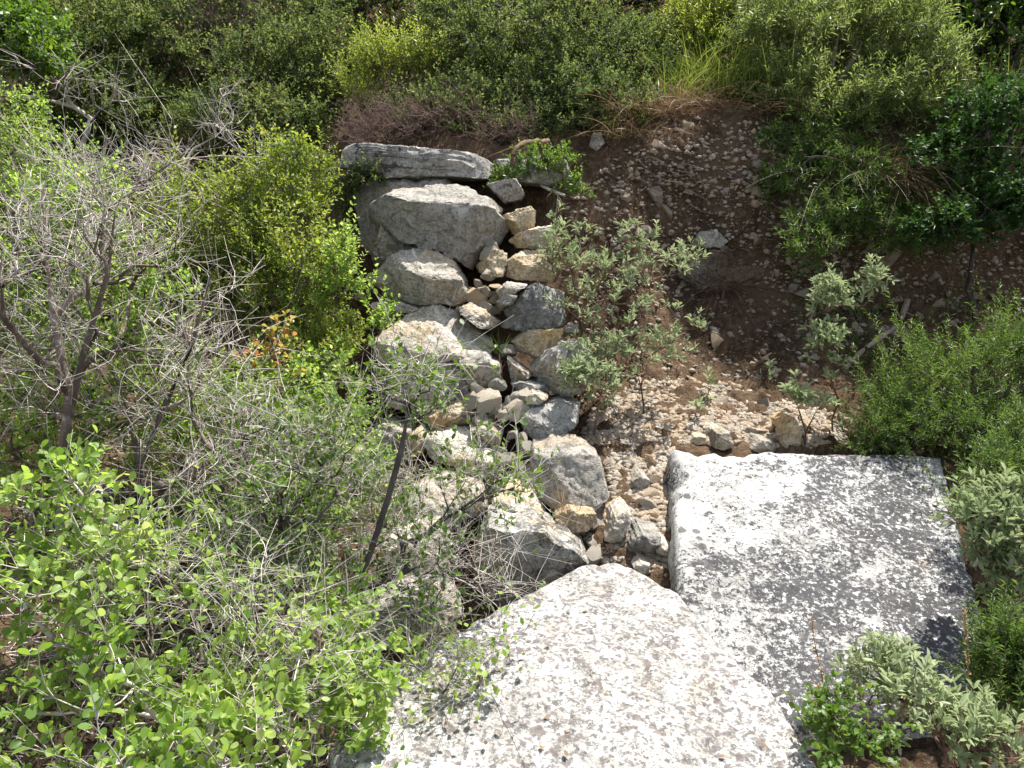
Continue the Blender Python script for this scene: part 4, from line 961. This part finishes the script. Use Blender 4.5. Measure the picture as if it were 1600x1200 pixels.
shrub('leafy_shrub', 'small green leaved plant at bottom right corner of the pale slab', on(1300, 1300, 1.4),
      [env(1290, 1120, 1.4, (.07, .08, .05), 26), env(1340, 1170, 1.32, (.08, .08, .05), 26)], 40, leaf='ovate', lmat='mid', bmat='red', lsize=.015, twigs=3, tlen=.04, per=7, rmax=.003)
# ------------------------------------------------------------------ rosemary on the right
RO = dict(leaf='needle', lmat='needle', bmat='bark', up=.9, bend=.3)
shrub('rosemary_shrub', 'feathery green rosemary filling the right shade above block', on(1500, 640, 3.0),
      [env(1480, 590, 3.02, (.25, .17, .12), 42), env(1575, 570, 3.05, (.14, .17, .14), 30), env(1420, 640, 2.95, (.13, .1, .08), 18), env(1385, 675, 2.88, (.10, .06, .03), 12), env(1500, 680, 2.86, (.2, .06, .04), 16)], 41, lsize=.022, twigs=3, tlen=.17, per=44, rmax=.006, **RO)
shrub('rosemary_shrub', 'rosemary clump behind right corner of the lichened block', on(1560, 800, 2.35),
      [env(1565, 760, 2.3, (.09, .12, .09), 50), env(1600, 700, 2.4, (.07, .12, .1), 30)], 42, lsize=.02, twigs=4, tlen=.1, per=24, rmax=.005, **RO)
shrub('rosemary_shrub', 'bright green rosemary tuft at lower right edge', on(1590, 1170, 1.6),
      [env(1580, 1080, 1.65, (.07, .1, .10), 60), env(1560, 1020, 1.7, (.04, .06, .05), 12)], 43, lsize=.021, twigs=5, tlen=.09, per=26, rmax=.004, leaf='needle', lmat='needle', bmat='bark', up=1.0, bend=.3)
shrub('boxwood_shrub', 'shadowed green undergrowth between rosemary and bank', on(1480, 640, 3.0),
      [env(1480, 665, 2.82, (.34, .15, .08), 80), env(1590, 620, 2.9, (.2, .2, .2), 70), env(1370, 690, 2.85, (.16, .1, .035), 26)], 44, leaf='needle', lmat='needle', bmat='dbark', lsize=.02, twigs=4, tlen=.09, per=18, rmax=.006)
# ------------------------------------------------------------------ dry flower stalks
for i, (pts, lab) in enumerate([([(1300, 1130, 1.62), (1285, 1060, 1.62), (1272, 1000, 1.63), (1268, 960, 1.64)], 'tall dry tan seed stalk before centre of lichened block'),
                                ([(1345, 1100, 1.58), (1340, 1050, 1.58), (1338, 1015, 1.58)], 'short dry seed stalk behind the bottom right sage bush'),
                                ([(1515, 1090, 1.62), (1512, 1030, 1.62), (1510, 990, 1.62), (1506, 950, 1.63)], 'dry seed stalk right of the block near lower right rosemary'),
                                ([(1292, 1150, 1.5), (1284, 1110, 1.5), (1278, 1070, 1.5)], 'broken dry seed stalk at right edge of the pale slab')]):
    P = np.array([at(*q) for q in pts]); root = np.array([P[0][0], P[0][1], G(P[0][0], P[0][1]) - .01]); e = tag(empty('dry_flower_stalk', root), lab, 'dry stalk')
    rs = RS(610 + i); wd = Wood(); full = np.vstack([root, (root + P[0]) / 2 + rs.normal(size=3) * .004, P]); wd.add(full, np.linspace(.0016, .0008, len(full)), 5); wd.build('stem', M['straw'] if False else M['root'], e, rs, root)
    lv = Leaves(); n = 90; t = rs.rand(n) * (len(P) - 1.001); k = t.astype(int); w = (t - k)[:, None]; q = P[k] * (1 - w) + P[k + 1] * w
    lv.add(q, rs.normal(size=(n, 3)) + np.array([0, 0, .4]), rs.normal(size=(n, 3)), rs.uniform(.006, .012, n), rs.rand(n)); lv.build('seed_head', 'small', M['seed'], e, root)
# ------------------------------------------------------------------ exposed roots
def root_obj(name, lab, pts, r0, r1, mat='root', side=0, seed=0, group=None):
    P = np.array([at(*q) if isinstance(q, tuple) else q for q in pts]); n = len(P); u = np.linspace(0, n - 1, n * 6); k = np.minimum(u.astype(int), n - 2); w = (u - k)[:, None]
    def p_(i): return P[np.clip(i, 0, n - 1)]
    a, b, c, d = p_(k - 1), p_(k), p_(k + 1), p_(k + 2)
    Q = .5 * (2 * b + (c - a) * w + (2 * a - 5 * b + 4 * c - d) * w ** 2 + (3 * b - a - 3 * c + d) * w ** 3)
    rs = RS(700 + seed); Q = Q + fbm(Q * 30, 2, seed)[:, None] * r0 * .4; R = np.linspace(r0, r1, len(Q)) * (1 + .25 * fbm(Q * 40, 2, seed + 3))
    wd = Wood(); wd.add(Q, R, 8)
    for s in range(side):
        i = rs.randint(2, len(Q) - 2); d0 = rs.normal(size=3) * np.array([1, .4, .6]) + np.array([0, 0, -.5]); tw = arcs(Q[i][None], d0[None], np.array([rs.uniform(.05, .16)]), rs, 6, .8, -.4); wd.add(tw, np.linspace(r1 * .7, r1 * .2, 6), 4)
    return tag(wd.build(name, M[mat], None, rs, np.zeros(3)), lab, 'root', group)


root_obj('exposed_root', 'hooked reddish root curling over the cap slab', [(855, 222, 3.85), (830, 222, 3.72), (808, 230, 3.62), (800, 245, 3.58), (803, 262, 3.58)], .014, .009, 'red', 2, 1)
def onb(px, py, off=.015): return hit(px, py) + np.array([0, -off, off])
root_obj('exposed_root', 'thick grey root running down the shaded right bank', [onb(1415, 475), onb(1400, 510), onb(1375, 530), onb(1345, 553), onb(1318, 580)], .015, .011, 'root', 4, 2)
root_obj('exposed_root', 'brown trunk base leaning out of the bank under feathery shrub', [onb(1290, 225, .03), onb(1305, 250, .06), onb(1322, 285, .05), onb(1325, 330, .02)], .017, .008, 'root', 5, 3)
root_obj('exposed_root', 'pale dead stick poking from the bank right of cap slab', [at(845, 290, 3.68), at(870, 300, 3.6), at(882, 306, 3.55)], .008, .005, 'twig', 3, 4)
rs = RS(900)
for i in range(34):
    x, y = rand_in([(890, 260), (1000, 245), (1200, 220), (1330, 300), (1420, 360), (1400, 480), (1240, 420), (1000, 330)], rs); b = hit(x, y); ang = rs.uniform(-.9, .9); L_ = rs.uniform(.06, .22)
    pts = [b + np.array([math.cos(ang) * L_ * t, -.015 - .03 * math.sin(PI * t), -L_ * t * rs.uniform(.2, .8)]) for t in (0, .35, .7, 1)]
    pts = [np.array([q[0], q[1], max(q[2], G(q[0], q[1]) + .004)]) for q in pts]
    root_obj('root_strand', 'thin brown root strand exposed across the dirt bank', pts, .0028, .0012, 'drytwig', 2, 20 + i, 'thin roots on the dirt bank')
# ------------------------------------------------------------------ litter and far vegetation
n = 5200; q = np.array([rand_in([(860, 250), (1060, 180), (1300, 220), (1600, 380), (1600, 560), (1330, 690), (1050, 640), (900, 640)], rs) for _ in range(n)])
rr_ = np.array([ray(x, y) for x, y in q]); Pg = np.zeros((n, 3)); done = np.zeros(n, bool)
for t in np.linspace(2, 5.5, 500):
    Q = np.array([0, 0, CAM_Z]) + rr_ * t; z = ground(Q[:, 0], Q[:, 1]); k = (~done) & (Q[:, 2] < z); Pg[k] = Q[k] + rr_[k] * rs.uniform(-.01, 0, (k.sum(), 1)); Pg[k, 2] = ground(Pg[k, 0], Pg[k, 1]) + .012; done |= k
Pg = Pg[done]; n = len(Pg)
lv = Leaves(); lv.add(Pg, rs.normal(size=(n, 3)) * np.array([1, .6, .4]), rs.normal(size=(n, 3)) * .4 + np.array([0, -.5, .8]), rs.uniform(.008, .03, n), rs.rand(n))
o = lv.build('leaf_litter', 'narrow', M['litter'], None, np.zeros(3)); tag(o, 'fallen brown leaves and bark flakes littering the bank', 'litter', kind='stuff')
BG = 'wild bushes on the slope behind'
PRO = []
def copy_tree(src, loc, rz, s, label):
    r = src.copy(); C.objects.link(r); r.location = loc; r.rotation_euler = (0, 0, rz); r.scale = (s, s, s); r['label'] = label
    for ch in src.children:
        c = ch.copy(); C.objects.link(c); c.parent = r
    return r
LB = ['dark rounded wild bush on the slope behind the bank', 'light feathery wild bush on the slope behind the bank', 'mid green wild bush on the slope behind the bank']
for k, (lf, lm, ls, per) in enumerate([('small', 'box', .032, 12), ('needle', 'pneedle', .035, 20), ('ovate', 'mid', .032, 9)]):
    c = np.array([0, 60, 0.]); x, y = [(-2.2, 6.6), (1.0, 6.6), (-.4, 6.9)][k]; b = np.array([x, y, G(x, y) - .05])
    PRO.append(shrub('wild_shrub', LB[k], b, [(b + np.array([0, 0, .65]), (.75, .7, .55), 240)], 60 + k, leaf=lf, lmat=lm, bmat='dbark', lsize=ls, twigs=5, tlen=.16, per=per, rmax=.02, seg=.14, group=BG))
rs = RS(61)
for (x, y, k) in [(-3.6, 6.2, 0), (-1.1, 6.3, 0), (.3, 6.3, 2), (2.2, 6.4, 1), (3.4, 6.0, 0), (-3.0, 8, 2), (-1.6, 8, 0), (0.1, 8, 1), (1.6, 8, 0), (3.2, 7.8, 2), (4.6, 7.5, 0), (-4.8, 7.5, 0), (2.9, 4.9, 2), (3.3, 4.0, 0), (-2.9, 5.0, 0), (-4, 4.4, 2),
                  (-5, 9.6, 0), (-2.4, 9.8, 2), (-.2, 10, 0), (2.2, 9.8, 1), (4.4, 9.6, 0), (1.4, 5.5, 1), (2.3, 5.3, 0), (-.2, 5.6, 0), (.7, 5.6, 0), (-1.9, 5.8, 0)]:
    copy_tree(PRO[k], (x, y, G(x, y) - .05), rs.uniform(0, 6.28), rs.uniform(.8, 1.15), LB[k])

# dead twigs lying under the left thicket
n = 2600; x = rs.uniform(-1.9, -.35, n); y = rs.uniform(.9, 3.4, n); P0 = np.column_stack([x, y, ground(x, y) + .012]); d = np.column_stack([rs.normal(size=n), rs.normal(size=n), rs.normal(size=n) * .12 + .05])
wd = Wood(); wd.add(arcs(P0, d, rs.uniform(.05, .22, n), rs, 4, .5, .02), np.array([.0022, .002, .0016, .0008]), 3)
tag(wd.build('twig_litter', M['twig'], None, rs, np.zeros(3)), 'bleached dead twigs littering the ground under left thicket', 'litter', kind='stuff')
n = 5000; x = rs.uniform(-1.9, -.3, n); y = rs.uniform(.9, 3.6, n); lv = Leaves()
lv.add(np.column_stack([x, y, ground(x, y) + .012]), rs.normal(size=(n, 3)) * np.array([1, 1, .25]), rs.normal(size=(n, 3)) * .4 + np.array([0, 0, .9]), rs.uniform(.01, .026, n), rs.rand(n))
tag(lv.build('leaf_litter', 'ovate', M['litter'], None, np.zeros(3)), 'dry brown fallen leaves under the left thicket', 'litter', kind='stuff')

# low ground cover under and around the thickets
lv, wd = Leaves(), Wood()
for i in range(230):
    if i < 120: x, y, hh = rs.uniform(-4.2, -.75), rs.uniform(.7, 4.0), .22
    else: x, y, hh = rs.uniform(1.45, 4.2), rs.uniform(.7, 4.0), .2
    if i < 120 and x > -1.0 and y > 2.0 or i >= 120 and x < 1.7 and y > 2.5: hh = .1
    b = np.array([x, y, G(x, y)]); m = 26; q = np.repeat(b[None], m, 0) + rs.normal(size=(m, 3)) * np.array([.09, .09, 0]); q[:, 2] = ground(q[:, 0], q[:, 1])
    tw = arcs(q, np.column_stack([rs.normal(size=m) * .6, rs.normal(size=m) * .6, np.full(m, 1.)]), hh * rs.uniform(.4, 1.3, m), rs, 4, .5, .1); wd.add(tw, np.array([.0016, .0014, .001, .0006]), 3)
    k = np.repeat(np.arange(m), 9); f = rs.uniform(.25, .999, len(k)) * 3; i0 = f.astype(int); w = (f - i0)[:, None]; pos = tw[k, i0] * (1 - w) + tw[k, np.minimum(i0 + 1, 3)] * w
    lv.add(pos, rs.normal(size=(len(k), 3)) + np.array([0, 0, .4]), rs.normal(size=(len(k), 3)) * .5 + np.array([0, 0, .8]), rs.uniform(.010, .02, len(k)), np.clip(rs.rand() * .5 + rs.rand(len(k)) * .6, 0, 1))
tag(lv.build('ground_cover', 'ovate', M['mid'], None, np.zeros(3)), 'low green ground cover under the thickets at both sides', 'ground cover', kind='stuff')
tag(wd.build('ground_cover', M['drytwig'], None, rs, np.zeros(3)), 'thin brown stems of the low ground cover', 'ground cover', kind='stuff')
n = 3000; x = np.where(rs.rand(n) < .5, rs.uniform(1.4, 4.2, n), rs.uniform(-4.2, -1.6, n)); y = rs.uniform(.6, 4.2, n); P0 = np.column_stack([x, y, ground(x, y) + .01])
d = np.column_stack([rs.normal(size=n), rs.normal(size=n), rs.normal(size=n) * .15 + .1]); wd = Wood(); wd.add(arcs(P0, d, rs.uniform(.04, .16, n), rs, 4, .6, .02), np.array([.0016, .0014, .001, .0006]), 3)
tag(wd.build('twig_litter', M['drytwig'], None, rs, np.zeros(3)), 'brown dead twigs on the soil beyond the thickets', 'litter', kind='stuff')

shrub('twiggy_shrub', 'bare curling twigs veiling the stones at the wall foot', on(600, 1010, 1.98),
      [env(680, 880, 1.98, (.16, .1, .14), 20), env(600, 800, 2.0, (.16, .1, .16), 22), env(760, 900, 1.98, (.08, .08, .06), 7)], 70, leaf='ovate', lmat='mid', bmat='dbark', tmat='twig', lsize=.017, twigs=3, tlen=.09, sub=3, sublen=.055,
      per=3, leafy=.05, tip_r=.0013, rmax=.006, bend=1.5, twig_r=.0011, wander=.25, mid_twigs=1)
# what has blown onto the slab
c0 = at(920, 880, 2.16); nn_ = np.array([.04, -.10, 1.0]); n = 46; lv = Leaves(); P0 = []
while len(P0) < n:
    x, y = rand_in([(920, 890), (1050, 930), (1190, 1090), (1240, 1190), (640, 1190), (640, 1050)], rs); r = ray(x, y); o0 = np.array([0, 0, CAM_Z]); P0.append(o0 + r * (((c0 - o0) @ nn_) / (r @ nn_)) + np.array([0, 0, .006]))
lv.add(np.array(P0), rs.normal(size=(n, 3)) * np.array([1, 1, .15]), rs.normal(size=(n, 3)) * .35 + np.array([0, 0, 1]), rs.uniform(.008, .018, n), rs.rand(n))
tag(lv.build('leaf_litter', 'ovate', M['litter'], None, np.zeros(3)), 'few dry leaves blown onto the pale slab', 'litter', kind='stuff')


# ------------------------------------------------------------------ light
W = bpy.data.worlds.new('World'); SC.world = W; W.use_nodes = True
nt = W.node_tree; nt.nodes.clear(); sky = nt.nodes.new('ShaderNodeTexSky'); sky.sky_type = 'NISHITA'; sky.sun_disc = False
EL, AZ = math.radians(65), math.radians(48)            # sun height; angle right of straight ahead (+Y)
sky.sun_elevation = EL; sky.sun_rotation = AZ; sky.air_density = 1.0; sky.dust_density = 1.5
bg = nt.nodes.new('ShaderNodeBackground'); bg.inputs[1].default_value = .125; ow = nt.nodes.new('ShaderNodeOutputWorld')
hs = nt.nodes.new('ShaderNodeHueSaturation'); hs.inputs['Saturation'].default_value = .55
nt.links.new(sky.outputs[0], hs.inputs['Color']); nt.links.new(hs.outputs[0], bg.inputs[0]); nt.links.new(bg.outputs[0], ow.inputs[0])
ld = bpy.data.lights.new('sun', 'SUN'); ld.energy = 5.0; ld.angle = math.radians(.5); ld.color = (1, .955, .885)
so = bpy.data.objects.new('sun', ld); C.objects.link(so)
sv = Vector((math.cos(EL) * math.sin(AZ), math.cos(EL) * math.cos(AZ), math.sin(EL)))
so.rotation_euler = sv.to_track_quat('Z', 'Y').to_euler(); so.location = sv * 30
SC.view_settings.view_transform = 'Standard'; SC.view_settings.look = 'None'; SC.view_settings.exposure = 1.08; SC.view_settings.gamma = 1
SC.render.engine = 'CYCLES'; SC.cycles.max_bounces = 8; SC.cycles.transmission_bounces = 6; SC.cycles.diffuse_bounces = 4
SC.cycles.use_denoising = True
